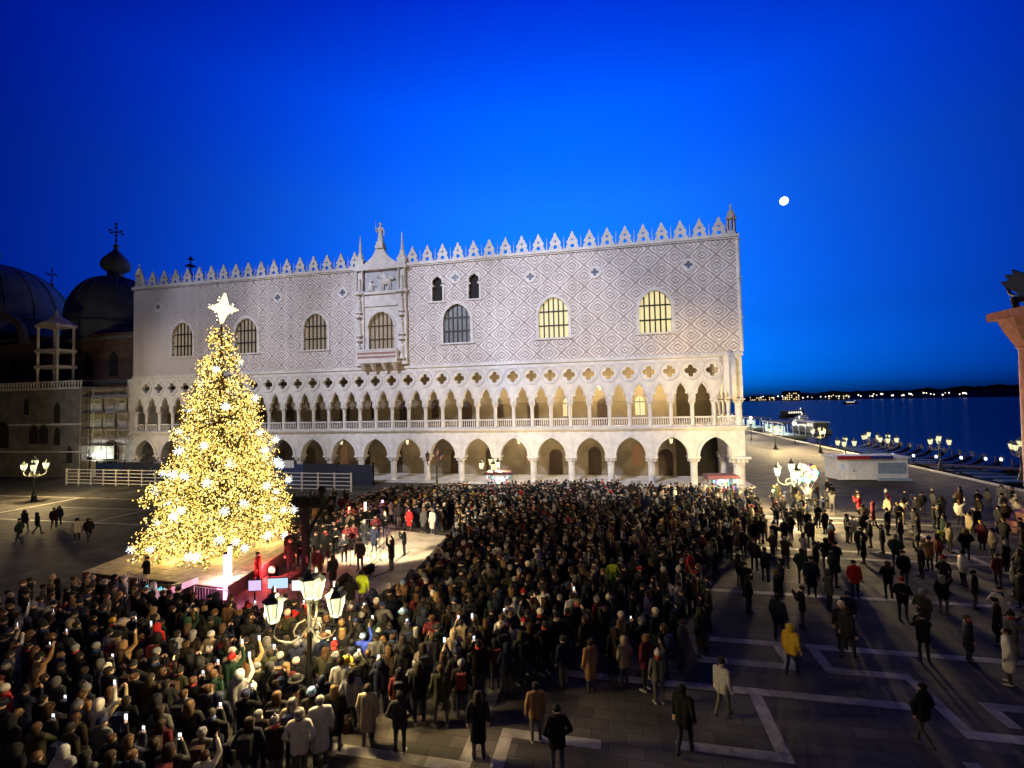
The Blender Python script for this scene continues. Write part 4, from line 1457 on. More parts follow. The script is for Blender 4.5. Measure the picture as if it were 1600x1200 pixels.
pack_me = MB().box(-.15, .15, -.31, -.14, 1.0, 1.42).box(-.12, .12, -.36, -.311, 1.02, 1.25).tube((-.1, -.16, 1.4), (-.12, .11, 1.36), .018).tube((.1, -.16, 1.4), (.12, .11, 1.36), .018).mesh('backpack', hair_m, 30)
scarf_me = MB().lathe([(.085, 0), (.105, .02), (.105, .06), (.08, .085)], 12, 0, (0, .012, 1.455)).box(-.05, .03, .095, .13, 1.2, 1.47).mesh('scarf', hair_m, 40)
bag_me = MB().box(.24, .36, -.12, .16, .45, .72).path([(.30, -.06, .72), (.28, .0, .86), (.30, .10, .72)], .01, 4).mesh('handbag', hair_m, 30)
phone_me = MB().box(-.038, .038, -.005, .004, -.075, .075).mesh('phone_body', blackm, 0)
screen_me = MB().box(-.034, .034, -.008, -.0055, -.07, .07).mesh('phone_screen', glow('phone_glow', (.80, .88, 1), 2.2), 0)

COATS = {'black': (.007, .007, .008), 'charcoal': (.018, .018, .020), 'navy blue': (.008, .011, .026), 'dark brown': (.022, .014, .009),
         'olive green': (.030, .030, .015), 'grey': (.07, .07, .07), 'beige': (.30, .24, .16), 'burgundy': (.09, .012, .016), 'red': (.42, .02, .02),
         'cream white': (.55, .52, .45), 'mustard yellow': (.50, .33, .03), 'royal blue': (.03, .06, .42), 'dark green': (.012, .035, .022),
         'camel': (.26, .15, .07), 'light grey': (.30, .30, .31), 'rust orange': (.30, .09, .02), 'pale pink': (.5, .28, .28), 'neon yellow': (.55, .70, .05)}
COAT_W = ['black'] * 34 + ['charcoal'] * 16 + ['navy blue'] * 12 + ['dark brown'] * 9 + ['olive green'] * 6 + ['grey'] * 7 + ['beige'] * 5 + ['burgundy'] * 4 + ['red'] + ['cream white'] * 3 + ['dark green'] * 4 + ['camel'] * 4 + ['light grey'] * 3
HAIRC = {'dark': (.02, .013, .009), 'brown': (.06, .032, .016), 'fair': (.17, .105, .045), 'grey': (.17, .165, .16), 'black': (.008, .007, .007)}
HATC = {'black': (.012, .012, .012), 'grey': (.16, .16, .17), 'white': (.42, .40, .37), 'red': (.25, .015, .015), 'navy': (.015, .02, .06), 'cream': (.5, .43, .32), 'pale blue': (.25, .42, .6), 'mustard': (.5, .33, .03), 'brown': (.1, .055, .03)}
POSE_TXT = {'stand': 'standing with arms down', 'pockets': 'hands in pockets', 'film': 'filming with both hands raised', 'armup': 'holding one arm up high', 'walk': 'walking', 'fold': 'arms folded in front',
            'longcoat': 'standing in a long coat', 'longcoat_bag': 'in a long coat with handbag', 'wide': 'standing legs apart', 'raise2': 'raising both arms overhead'}
HEAD_TXT = {'short': '{} short hair', 'long': '{} long hair', 'bun': '{} hair in a bun', 'beanie': '{} knit hat', 'bobble': '{} bobble hat', 'brim': '{} brimmed hat', 'hood': 'hood up'}
def pick_person(r):
    pose = r.choices(POSES, [16, 22, 12, 8, 3, 10, 12, 4, 5, 2])[0]
    coat = r.choice(COAT_W)
    head = r.choices(['short', 'long', 'bun', 'beanie', 'bobble', 'brim', 'hood'], [30, 22, 4, 22, 8, 3, 11])[0]
    if head in ('short', 'long', 'bun'):
        hc = r.choices(list(HAIRC), [34, 28, 9, 8, 21])[0]
    elif head == 'hood':
        hc = coat
    else:
        hc = r.choices(list(HATC), [38, 24, 7, 4, 13, 5, 2, 2, 10])[0]
    extra = r.choices(['', 'pack', 'scarf'], [56, 18, 26])[0]
    return dict(pose=pose, coat=coat, head=head, hc=hc, extra=extra)
def head_color(a):
    return COATS[a['coat']] if a['head'] == 'hood' else (HAIRC.get(a['hc']) if a['head'] in ('short', 'long', 'bun') else HATC[a['hc']])
PEOPLE_N = 0
used_labels = set()
def person_label(a, where):
    ex = {'pack': ', backpack', 'scarf': ', scarf', '': ''}[a['extra']]
    w = where
    ps = POSE_TXT[a['pose']].replace(' in a long coat', '')
    ct = 'long coat' if a['pose'].startswith('longcoat') else 'jacket'
    for w_, p_ in ((w, ps), (w.replace('the packed crowd before the palace', 'the packed crowd').replace('the dark crowd before the tree platform', 'the crowd by the platform'), ps.replace(' with arms down', '').replace(' with both hands raised', '').replace(' in front', '')),
                   (w.split(' before')[0].split(' under')[0].split(' by ')[0].split(' near')[0], ps.split(' ')[0])):
        txt = f"person in {a['coat']} {ct}{ex}, {HEAD_TXT[a['head']].format(a['hc'])}, {p_} {w_}".strip()
        if len(txt.split()) <= 16:
            break
    return ' '.join(txt.split()[:16])
def person(loc, face_to, a, where, group, scale=None, eyes=False):
    """face_to: a point the person faces"""
    global PEOPLE_N
    PEOPLE_N += 1
    rz = atan2(face_to[1] - loc[1], face_to[0] - loc[0]) - pi / 2
    sc_ = scale or rng.uniform(.88, 1.01)
    o = put('person', BODY[a['pose']], None, loc, rz, sc_)
    o.color = COATS[a['coat']] + (1,)
    h = put('hair' if a['head'] in ('short', 'long', 'bun') else ('hood' if a['head'] == 'hood' else 'hat'), HEADS[a['head']], o)
    h.color = head_color(a) + (1,)
    if eyes:
        put('face', eyes_me, o)
    if a['extra'] == 'pack':
        p = put('backpack', pack_me, o)
        p.color = rng.choice([(.012, .012, .014), (.05, .03, .02), (.02, .03, .08), (.12, .02, .02)]) + (1,)
    elif a['extra'] == 'scarf':
        p = put('scarf', scarf_me, o)
        p.color = rng.choice([(.35, .3, .22), (.3, .03, .03), (.12, .12, .13), (.02, .05, .15)]) + (1,)
    if a['pose'] == 'longcoat_bag':
        p = put('handbag', bag_me, o)
        p.color = (.05, .025, .015, 1)
    tag(o, person_label(a, where), 'person', group)
    return o, rz, sc_
def give_phone(o, rz, sc_, a):
    lp = Vector((0, .40, 1.60)) if a['pose'] == 'film' else Vector((.14, .27, 1.98))
    w = Vector(o.location) + Matrix.Rotation(rz, 3, 'Z') @ (lp * sc_)
    t = thing('phone', f"lit phone held up by a person in a {a['coat']} coat in the crowd", 'phone', w, rz, 'phones held up in the crowd')
    put('phone_body', phone_me, t)
    put('phone_screen', screen_me, t)

# ---------------------------------------------------------------- the crowd
def inside(p, poly):
    c = False
    n = len(poly)
    for i in range(n):
        x0, y0 = poly[i]; x1, y1 = poly[(i + 1) % n]
        if (y0 > p[1]) != (y1 > p[1]) and p[0] < (x1 - x0) * (p[1] - y0) / (y1 - y0) + x0:
            c = not c
    return c
STAGE = (48.5, -23.5)
def gpoly(pts):
    return [tuple(ground(x, y)[:2]) for x, y in pts]
ZONES = [
    # polygon (photograph pixels of the feet), spacing, keep probability, faces stage?, where
    ([(712, 862), (712, 812), (735, 785), (840, 778), (965, 776), (985, 800), (962, 850), (948, 900), (935, 960), (905, 1010), (850, 1060), (800, 1085), (752, 1100), (650, 1140), (560, 1120), (520, 1060), (556, 1008), (606, 976), (670, 924)], .50, .97, True, 'in the packed crowd before the palace'),
    ([(520, 1060), (560, 1120), (540, 1160), (490, 1215), (300, 1300), (-30, 1330), (-160, 1090), (-60, 1010), (60, 955), (150, 950), (235, 968), (330, 990), (420, 1000), (500, 990)], .52, .95, True, 'in the dark crowd before the tree platform'),
    ([(505, 848), (560, 806), (620, 783), (735, 780), (702, 815), (690, 832), (612, 822), (560, 838), (520, 856)], .52, .93, True, 'behind the choir near the arcade'),
    ([(985, 778), (1085, 785), (1180, 790), (1200, 850), (1110, 900), (1040, 950), (975, 960), (955, 900), (970, 845)], .66, .85, False, 'among the strollers before the palace corner'),
    ([(1180, 785), (1300, 780), (1310, 812), (1200, 870), (1190, 830)], 1.15, .75, False, 'in the group under the palace corner lamp'),
    ([(1180, 860), (1290, 830), (1330, 905), (1250, 960), (1150, 960), (1110, 905)], 1.25, .7, False, 'on the lit paving by the corner lamp'),
    ([(1330, 800), (1590, 790), (1600, 880), (1450, 900), (1330, 880)], 1.3, .65, False, 'in the dark towards the quay'),
    ([(420, 795), (545, 790), (520, 830), (455, 830)], 1.1, .6, True, 'behind the tree near the white fence'),
    ([(938, 890), (1090, 930), (1130, 1010), (1010, 1080), (860, 1085), (905, 1010)], .66, .72, True, 'at the loose edge of the crowd'),
    ([(940, 980), (1060, 960), (1160, 990), (1110, 1060), (960, 1050)], 1.1, .55, False, 'at the thin edge of the crowd'),
    ([(1120, 960), (1260, 950), (1400, 900), (1600, 890), (1620, 1040), (1400, 1040), (1200, 1030)], 1.45, .62, False, 'out on the dark paving pattern'),
]
blocked = [(p.x, p.y, .55) for p in (gp(484, 1132), gp(768, 775), gp(683, 768), gp(1240, 808))]
cells = {}
spots = []
crng = random.Random(21)
for zi, (pix, sp, keep, facing, where) in enumerate(ZONES):
    poly = gpoly(pix)
    xs = [p[0] for p in poly]; ys = [p[1] for p in poly]
    area = (max(xs) - min(xs)) * (max(ys) - min(ys))
    for _ in range(int(area / (sp * sp) * 7)):
        p = (crng.uniform(min(xs), max(xs)), crng.uniform(min(ys), max(ys)))
        if not inside(p, poly):
            continue
        if any(hypot(p[0] - b[0], p[1] - b[1]) < b[2] for b in blocked):
            continue
        if p[1] < -43.2 or (PC[0][0] - 1 < p[0] < PC[1][0] + .6 and PC[0][1] - 1.0 < p[1] < -22):
            continue
        cx, cy = int(p[0] // 1), int(p[1] // 1)
        ok = True
        for ix in range(cx - 2, cx + 3):
            for iy in range(cy - 2, cy + 3):
                for q in cells.get((ix, iy), ()):
                    if hypot(p[0] - q[0], p[1] - q[1]) < sp * (.85 + .15 * crng.random()):
                        ok = False
        if ok and crng.random() < keep:
            cells.setdefault((cx, cy), []).append(p)
            spots.append((p, facing, where))
def seen(p, z=1.0):
    d = Vector((p[0], p[1], z)) - CP
    w = d.dot(CW)
    if w < 1:
        return None
    return 800 + F_PX * d.dot(CR) / w, 600 - F_PX * d.dot(CU) / w, w
vis = []
for s in spots:
    q = seen(s[0], 1.7)
    if q and -15 < q[0] < 1615 and q[1] < 1212:
        vis.append((q[2], s))
vis.sort(key=lambda t: t[0])
near = vis[:285]
far = vis[285:]
def facing_point(p, facing, r):
    if facing:
        return (STAGE[0] + r.uniform(-2.5, 2.5), STAGE[1] + r.uniform(-2.5, 2.5))
    a = r.uniform(0, 2 * pi)
    return (p[0] + cos(a), p[1] + sin(a))
for depth, (p, facing, where) in near:
    for _try in range(60):
        a = pick_person(crng)
        if facing and a['pose'] == 'walk':
            a['pose'] = 'stand'
        lb = person_label(a, where)
        if lb not in used_labels:
            break
    used_labels.add(lb)
    o, rz, sc_ = person((p[0], p[1], 0), facing_point(p, facing, crng), a, where, 'people in the square', eyes=depth < 20)
    if a['pose'] in ('film', 'armup') and crng.random() < .55:
        give_phone(o, rz, sc_, a)

# everyone farther off, as one mass
attr_m = bpy.data.materials.new('crowd_cloth')
attr_m.use_nodes = True
t_ = attr_m.node_tree
at = t_.nodes.new('ShaderNodeAttribute')
at.attribute_name = 'col'
t_.links.new(at.outputs['Color'], t_.nodes['Principled BSDF'].inputs['Base Color'])
t_.nodes['Principled BSDF'].inputs['Roughness'].default_value = .85
t_.nodes['Principled BSDF'].inputs['Specular IOR Level'].default_value = .2
cv, cf, cc = [], [], []
SK = [(.50, .33, .24), (.44, .28, .20), (.36, .22, .15), (.52, .36, .27)]
LG = [(.012, .013, .018), (.02, .03, .06), (.03, .03, .032), (.05, .05, .055), (.10, .085, .06)]
lowdata = {}
for k, me in LOW.items():
    lowdata[k] = ([tuple(v.co) for v in me.vertices], [(tuple(p.vertices), p.material_index) for p in me.polygons])
headlow = {}
for k, me in HEADS.items():
    headlow[k] = ([tuple(v.co) for v in me.vertices], [tuple(p.vertices) for p in me.polygons])
for depth, (p, facing, where) in far:
    a = pick_person(crng)
    if a['pose'] not in lowdata:
        a['pose'] = 'pockets'
    f = facing_point(p, facing, crng)
    rz = atan2(f[1] - p[1], f[0] - p[0]) - pi / 2
    s = crng.uniform(.88, 1.01)
    c, sn = cos(rz) * s, sin(rz) * s
    cols = [COATS[a['coat']], crng.choice(SK), crng.choice(LG), (.015, .013, .012)]
    for (vs, fs), hd in ((lowdata[a['pose']], False), (headlow[a['head']], True)):
        o0 = len(cv)
        cv += [(p[0] + x * c - y * sn, p[1] + x * sn + y * c, z * s) for x, y, z in vs]
        if hd:
            hc = head_color(a)
            for q in fs:
                cf.append(tuple(i + o0 for i in q)); cc.append(hc)
        else:
            for q, mi in fs:
                cf.append(tuple(i + o0 for i in q)); cc.append(cols[mi])
me = bpy.data.meshes.new('distant_crowd')
me.from_pydata(cv, [], cf)
me.materials.append(attr_m)
at_ = me.attributes.new('col', 'FLOAT_COLOR', 'FACE')
flat = []
for c_ in cc:
    flat += [c_[0], c_[1], c_[2], 1]
at_.data.foreach_set('color', flat)
me.polygons.foreach_set('use_smooth', [True] * len(cf))
crowd = put('distant_crowd', me)
tag(crowd, 'packed mass of people in dark winter coats filling the square before the palace', 'crowd', kind='stuff')
print('people near', len(near), 'far', len(far), 'tris', len(cf))

# ---------------------------------------------------------------- people one can single out
def one(x, y, face, label, coat='black', pose='stand', head='short', hc='dark', extra='', scale=None, z=0):
    a = dict(pose=pose, coat=coat, head=head, hc=hc, extra=extra)
    p = ground(x, y, z)
    fp = (p.x + face[0], p.y + face[1])
    o, rz, s = person((p.x, p.y, z), fp, a, '', 'people in the square', scale, True)
    o['label'] = label
    return o, rz, s, a
T = (-.3, 1)
one(575, 1165, T, 'person in a pale knee-length coat, hands in front, on the lamplit paving', 'beige', 'longcoat', 'short', 'dark')
one(540, 1118, T, 'person in mustard hooded jacket over dark trousers near the front lamp post', 'mustard yellow', 'film', 'hood')
one(568, 1070, T, 'person in royal blue jacket and pale blue hat raising an arm', 'royal blue', 'armup', 'beanie', 'pale blue')
one(625, 1178, T, 'person in dark jacket and light trousers on the paved corner strip', 'charcoal', 'pockets', 'short', 'dark')
one(690, 1135, T, 'person in olive jacket standing legs apart on the lamplit paving', 'olive green', 'wide', 'short', 'brown')
one(722, 1120, T, 'person carrying a backpack near the white paving line', 'black', 'stand', 'beanie', 'grey', 'pack')
one(748, 1185, T, 'person in long black coat beside the white paving line', 'black', 'longcoat', 'long', 'dark')
one(895, 1000, (-.6, 1), 'person in bright cream jacket holding a phone up at the crowd edge', 'cream white', 'armup', 'short', 'dark')
one(850, 990, (-.6, 1), 'person in cream coat with dark bag strap at the crowd edge', 'cream white', 'stand', 'beanie', 'black', 'pack')
one(1030, 1100, (-.2, 1), 'person in white bobble hat and grey scarf filming with a raised arm', 'grey', 'armup', 'bobble', 'white', 'scarf')
one(1070, 1180, (.4, .8), 'tall person in black coat walking over the dark paving', 'black', 'walk', 'short', 'black')
one(872, 1215, (-.4, 1), 'person in black jacket on the paving beside the cream strip corner', 'black', 'pockets', 'beanie', 'black')
one(838, 1160, (-.4, 1), 'person in camel jacket with dark trousers at the crowd edge', 'camel', 'stand', 'short', 'black')
one(965, 1060, (.3, 1), 'person in dark brown coat walking across the white strip', 'dark brown', 'walk', 'hood')
one(1238, 1055, (.6, .8), 'person in striped-looking mustard jacket on the dark paving pattern', 'mustard yellow', 'walk', 'hood')
one(1445, 1165, (-.5, .8), 'person in black coat striding over the dark paving pattern', 'black', 'walk', 'short', 'black')
one(1578, 1070, (-.8, .5), 'person in long cream coat at the dark edge of the square', 'cream white', 'longcoat', 'short', 'dark')
one(1130, 1120, (.5, .6), 'person in grey coat walking towards the quay', 'light grey', 'walk', 'beanie', 'black')
one(1325, 1030, (.6, .4), 'person in charcoal jacket walking through the dark', 'charcoal', 'walk', 'short', 'brown')
one(958, 935, (-.5, 1), 'steward in neon yellow vest at the edge of the packed crowd', 'neon yellow', 'pockets', 'short', 'black')
one(1470, 880, (-.6, .3), 'person in neon yellow jacket alone in the dark towards the quay', 'neon yellow', 'fold', 'hood')
one(566, 950, (-.2, 1), 'steward in neon yellow vest on the pale stage carpet', 'neon yellow', 'stand', 'short', 'black')
one(548, 962, (-.3, 1), 'person in black jacket crouched toward the stage beside the steward', 'black', 'fold', 'short', 'black')
one(1080, 920, (-.6, .5), 'person in red jacket among the strollers', 'red', 'stand', 'short', 'dark')
one(1292, 890, (.2, 1), 'dark figure on the lit paving strip beside the corner lamp', 'black', 'pockets', 'hood')
one(1334, 850, (0, -1), 'two-tone cream and black dressed person on the lit paving', 'cream white', 'fold', 'beanie', 'white')
one(1325, 848, (1, 0), 'person in black coat beside the cream dressed one', 'black', 'stand', 'short', 'black')
one(1165, 790, (-1, -.2), 'child in pink jacket at the palace corner pillar', 'pale pink', 'walk', 'beanie', 'red', scale=.68)
for (x, y), lb, c_ in (((38, 830), 'person in black coat walking on the empty paving by the basilica lamp', 'black'), ((58, 834), 'person in charcoal coat beside others under the basilica lamp', 'charcoal'), ((92, 822), 'person in navy coat in a pair near the basilica lamp', 'navy blue'),
                       ((84, 826), 'person in dark brown coat in a pair near the basilica lamp', 'dark brown'), ((120, 848), 'person in cream jacket crossing the dark paving beside the tree', 'cream white'), ((138, 846), 'person in black coat following the cream jacket', 'black'), ((30, 850), 'person in dark green coat alone on the left paving', 'dark green')):
    one(x, y, (crng.uniform(-1, 1), crng.uniform(-1, 1)), lb, c_, 'walk', crng.choice(['short', 'beanie', 'hood']), 'black')
one(229, 918, (-.2, -1), 'stagehand in black with pale apron on the platform edge', 'black', 'fold', 'short', 'black', z=0)
# performers
cond = one(612, 893, (-1, .1), 'conductor in black raising both arms on the pale stage carpet', 'black', 'raise2', 'short', 'dark')
one(403, 912, (1, .3), 'singer wrapped in a red cape standing at the platform edge', 'red', 'longcoat', 'short', 'dark', z=0)
one(640, 830, (-.2, -1), 'woman in red coat behind the pink light tube', 'red', 'longcoat', 'bun', 'dark')
one(662, 832, (-.3, -1), 'person in long grey fur coat behind the stage carpet', 'grey', 'longcoat', 'long', 'fair')
one(676, 835, (-.5, -1), 'person in long cream coat at the corner of the stage carpet', 'cream white', 'longcoat', 'short', 'grey')
one(520, 918, (-.6, .3), 'soloist in black gown with back turned beside the lamp post', 'black', 'longcoat', 'long', 'dark')
one(563, 892, (0, -1), 'soloist in black suit at a microphone on the carpet', 'black', 'stand', 'short', 'dark')
one(497, 908, (.7, -.4), 'soloist in burgundy gown at a music stand on the carpet', 'burgundy', 'longcoat', 'long', 'brown')
one(538, 880, (.6, -.6), 'soloist in charcoal suit with scarf on the stage carpet', 'charcoal', 'fold', 'short', 'grey', 'scarf')
one(585, 862, (.2, -1), 'soloist in navy gown near the conductor', 'navy blue', 'longcoat', 'bun', 'dark')
one(632, 868, (-1, -.2), 'camera operator in black leaning toward the stage on the carpet corner', 'black', 'film', 'beanie', 'black')
for r_, (x0, y0, x1, y1, n_) in enumerate(((452, 892, 600, 840, 11), (452, 876, 590, 828, 11), (458, 860, 575, 818, 10))):
    for k in range(n_):
        x = x0 + (x1 - x0) * k / (n_ - 1) + crng.uniform(-3, 3)
        y = y0 + (y1 - y0) * k / (n_ - 1) + crng.uniform(-2, 2)
        hd = crng.choice(['short', 'long', 'bun', 'short'])
        hc = crng.choice(list(HAIRC))
        cl = crng.choice(['black', 'black', 'black', 'charcoal', 'burgundy'])
        row = ('front', 'middle', 'back')[r_]
        one(x, y, (.5, -.5), f"choir singer in {cl} with {HEAD_TXT[hd].format(hc)} in the {row} row", cl, crng.choice(['stand', 'fold', 'longcoat', 'fold']), hd, hc, crng.choice(['', 'scarf', '']))
# ================================================================ moon
mo = MB().ball((0, 0, 0), 36, 24).build('moon', glow('moonshine', (1, .99, .95), 3.0), None, CP + MOON_DIR * 5200)
tag(mo, 'bright full moon in the blue evening sky beside the palace', 'moon')

# ================================================================ basilica
bas = thing('domed_basilica', 'dark domed basilica beside the palace with onion lanterns and crosses', 'church')
dark_stone = mat('sooty_marble', (.16, .15, .14), .8, var=.3, scale=.8, bump=.2)
def dome(cx, cy, zb, R, zt, onion=True):
    h = zt - zb
    prof = [(R * 1.02, zb - 3), (R * 1.02, zb - .3), (R * 1.06, zb - .2), (R * 1.06, zb), (R, zb + .05)]
    for k in range(1, 12):
        a = pi / 2 * k / 12
        prof.append((R * cos(a) ** .82, zb + h * sin(a) ** .95))
    prof.append((.9, zt))
    d = MB().lathe(prof, 32, c=(cx, cy, 0)).build('dome', lead, bas)
    for k in range(20):
        a = 2 * pi * k / 20
        pts = [(cx + (r + .05) * cos(a), cy + (r + .05) * sin(a), z) for r, z in prof[4:]]
        MB().path(pts, .08, 4).build('dome_rib', lead, d)
    l = MB().lathe([(1.14, zt - .5), (1.14, zt + .8), (1.29, zt + .9), (1.98, zt + 1.5), (2.09, zt + 2.2), (1.82, zt + 3.0), (1.06, zt + 3.9), (.5, zt + 4.5), (.25, zt + 4.9), (.45, zt + 5.3), (.2, zt + 5.7)], 14, c=(cx, cy, 0)).build('lantern', lead, d)
    c = MB().tube((cx, cy, zt + 5.6), (cx, cy, zt + 9.3), .1, .06, 6)
    for a in (0, pi / 2):
        c.tube((cx - 1.0 * cos(a), cy - 1.0 * sin(a), zt + 7.8), (cx + 1.0 * cos(a), cy + 1.0 * sin(a), zt + 7.8), .07, .07, 6)
        for s in (-1, 1):
            c.ball((cx + s * 1.05 * cos(a), cy + s * 1.05 * sin(a), zt + 7.8), .2, 6)
    for z in (6.4, 7.2, 8.5, 9.2):
        c.ball((cx, cy, zt + z), .22, 6)
    c.build('cross', iron, d)
dome(-18.6, 12, 23.2, 6.4, 31.4)
dome(-52.0, 14, 26.0, 12.5, 37.0)
dome(-69, 36, 28.0, 7.0, 34.5)
MB().box(-70, -1.5, 6, 40, 0, 20.8).build('nave_wall', brick_dark, bas)
for k in range(9):
    x = -46 + k * 5.0
    MB().prism(pointed(x, 14.2, 16.6, 18, .8), 5.93, 5.995).build('blind_window', dark_void, bas)
MB().box(-70, -1.5, 5.8, 6.0, 19.8, 20.3).box(-70, -1.5, 5.85, 5.999, 13.1, 13.5).build('cornice', dark_stone, bas)
for k, x0 in enumerate((-60, -46.5, -33)):
    put('gable_arch', fill([pointed(0, 19.9, 20.0, 25.2, 5.4, 14), pointed(0, 19.9, 20.0, 23.9, 4.3, 14)], .6, 'gable_arch', dark_stone), bas, (x0, 5.2, 0))
trs = thing('treasury_building', 'dark marble building with flat terrace between basilica and palace', 'building')
MB().box(-24.5, -7.2, -1.0, 5.7, 0, 12.0).build('wall', dark_stone, trs)
MB().box(-24.7, -7.0, -1.2, 5.7, 12.0, 12.25).box(-24.7, -7.0, -1.2, -1.05, 13.0, 13.15).build('terrace_parapet', stone_soft, trs)
for k in range(34):
    MB().lathe([(.1, 12.25), (.05, 12.5), (.1, 12.75), (.06, 13.0)], 6, c=(-24.4 + k * .52, -1.12, 0)).build('baluster', stone_soft, trs)
for x, z0, z1, hw in ((-21.5, 4, 7.2, 1.3), (-17, 8.6, 10.5, .45), (-11.5, 7.4, 9.8, .5), (-13.8, 4.6, 6.8, .8), (-11.4, 4.4, 6.4, .5), (-15.6, 4.6, 6.8, .8), (-9.2, 2.0, 3.8, .5)):
    MB().prism(pointed(x, z0, z1 - .6, z1 + .5, hw), -1.06, -1.003).build('window', dark_void, trs)
MB().box(-24.5, -7.2, -1.06, -1.001, 7.1, 7.35).box(-24.5, -7.2, -1.07, -1.001, 3.4, 3.6).build('string_course', stone_soft, trs)
big = fill([pointed(-27.5, 0, 5.5, 11.0, 3.6, 14), pointed(-27.5, 0, 5.2, 9.8, 2.7, 14)], .9, 'portal_arch', dark_stone)
put('portal_arch', big, trs, (0, -1.5, 0))
tb = thing('stone_tabernacle', 'open two-storey stone tabernacle with thin columns on the basilica terrace', 'tabernacle', (-15.2, 1.2, 12.25))
for z0, z1 in ((0, 2.9), (3.3, 5.2), (5.6, 8.8)):
    for sx in (-1.8, 1.8):
        for sy in (-1, 1):
            MB().lathe([(.22, z0), (.16, z0 + .2), (.15, z1 - .3), (.25, z1)], 8, c=(sx, sy, 0)).build('column', stone_soft, tb)
    MB().box(-2.1, 2.1, -1.3, 1.3, z1, z1 + .4).build('slab', stone_soft, tb)
MB().lathe([(2.0, 9.2), (1.5, 9.8), (.4, 10.6), (.05, 11.4)], 8).build('canopy', stone_soft, tb)

# portal beside the palace under lit scaffolding
por = thing('gothic_portal', 'ornate pale gothic portal under scaffold sheeting between palace and treasury', 'portal')
MB().box(-7.15, -.35, .2, 3.0, 0, 11.9).build('wall', stone_soft, por)
MB().prism(pointed(-3.7, 0, 3.6, 5.0, 1.3), .14, .197).build('door', timber, por)
MB().box(-7.1, -.4, .0, .35, 5.5, 5.9).box(-7.1, -.4, .0, .35, 10.6, 11.9).build('cornice', stone_soft, por)
scf = thing('scaffolding', 'metal scaffolding frame with pale sheets against the portal', 'scaffolding')
for x in (-6.9, -4.7, -2.5, -.6):
    for y in (-1.4, -.4):
        MB().tube((x, y, 0), (x, y, 12.1), .035, n=6).build('standard', steel, scf)
for z in (2.3, 4.4, 6.5, 8.6, 10.7, 12.0):
    MB().box(-7.1, -.4, -1.5, -.3, z, z + .06).build('platform', mat('scaffold_board', (.22, .18, .13), .8), scf)
    MB().tube((-7.1, -1.45, z + 1), (-.4, -1.45, z + 1), .03, n=6).build('guard_rail', steel, scf)
for x0, x1, z0, z1 in ((-6.8, -4.8, 6.7, 8.5), (-4.6, -2.6, 6.7, 8.5), (-6.8, -4.8, 8.8, 10.6), (-2.4, -.7, 8.8, 10.6), (-6.8, -2.6, 2.5, 4.2)):
    MB().box(x0, x1, -.28, -.26, z0, z1).build('sheet', mat('translucent_sheet', (.55, .56, .50), .7), scf)
wl = thing('work_light', 'white work light shining on the lower scaffold sheets', 'work light', (-4.5, -1.9, 2.6))
MB().tube((0, 0, -2.6), (0, 0, 0), .03, n=6).build('stand', blackm, wl)
MB().box(-.35, .35, -.08, .06, 0, .3).build('housing', blackm, wl)
MB().box(-.3, .3, .062, .07, .03, .27).build('lens', glow('work_lens', (.92, 1, .95), 6), wl)
lamp_light('work_beam', 'POINT', 260, (.9, 1, .88), (0, .5, .5), wl, .1)
for k, x in enumerate((2.5, 6.0)):
    bx = thing('site_cabin_light', f"small lit white cabin window {'under the first' if k == 0 else 'under the third'} palace arch behind the hoarding", 'cabin', (x, -1.6, 0))
    MB().box(-.8, .8, -.5, .5, 0, 2.2).build('cabin', mat('cabin_white', (.45, .45, .46), .6), bx)
    MB().box(-.5, .5, -.53, -.503, 1.2, 1.8).build('window', glow('cabin_window', (.8, .95, 1), 1.5), bx)

# ================================================================ granite column with the winged lion
cl = thing('granite_column', 'tall red granite column with flared capital carrying a bronze winged lion', 'column', (on_plane(1596, 600, -14.6).x + .97, -14.6, 0))
gran = mat('red_granite', (.15, .06, .055), .6, var=.3, scale=3)
MB().lathe([(2.4, 0), (2.4, .3), (2.0, .3), (2.0, .6), (1.5, .6), (1.5, 1.1), (1.15, 1.2), (1.0, 1.5), (.95, 6), (.86, 11.6), (1.0, 11.7)], 24).build('shaft', gran, cl)
MB().lathe([(.95, 11.7), (1.1, 12.0), (1.5, 12.8), (1.75, 13.5), (1.8, 13.6)], 8, rot=pi / 8).box(-1.6, 1.6, -1.6, 1.6, 13.6, 14.15).build('capital', gran, cl)
ln = MB().ball((0, 0, 15.15), .6, 12, sx=2.2, sy=.9)
ln.ball((-1.55, 0, 15.65), .6, 10).ball((-2.1, 0, 15.5), .3, 8)
for lx, ly in ((-1.1, .35), (-1.1, -.35), (1.0, .35), (1.0, -.35)):
    ln.tube((lx, ly, 15.1), (lx - .1, ly, 14.2), .22, .16, 8)
ln.path([(1.3, 0, 15.2), (1.8, 0, 15.5), (2.1, 0, 16.1)], .1, 6)
for s in (-1, 1):
    ln.prism([(-.75, 15.3), (-.2, 15.15), (.5, 15.3), (1.3, 15.75), (1.9, 16.35), (1.2, 16.3), (1.5, 16.75), (.8, 16.6), (.9, 16.95), (.1, 16.5), (-.5, 15.9)], s * .42 - .07, s * .42 + .07)
ln.build('winged_lion', mat('dark_bronze', (.012, .014, .014), .5, metal=.3), cl, rz=pi / 2)

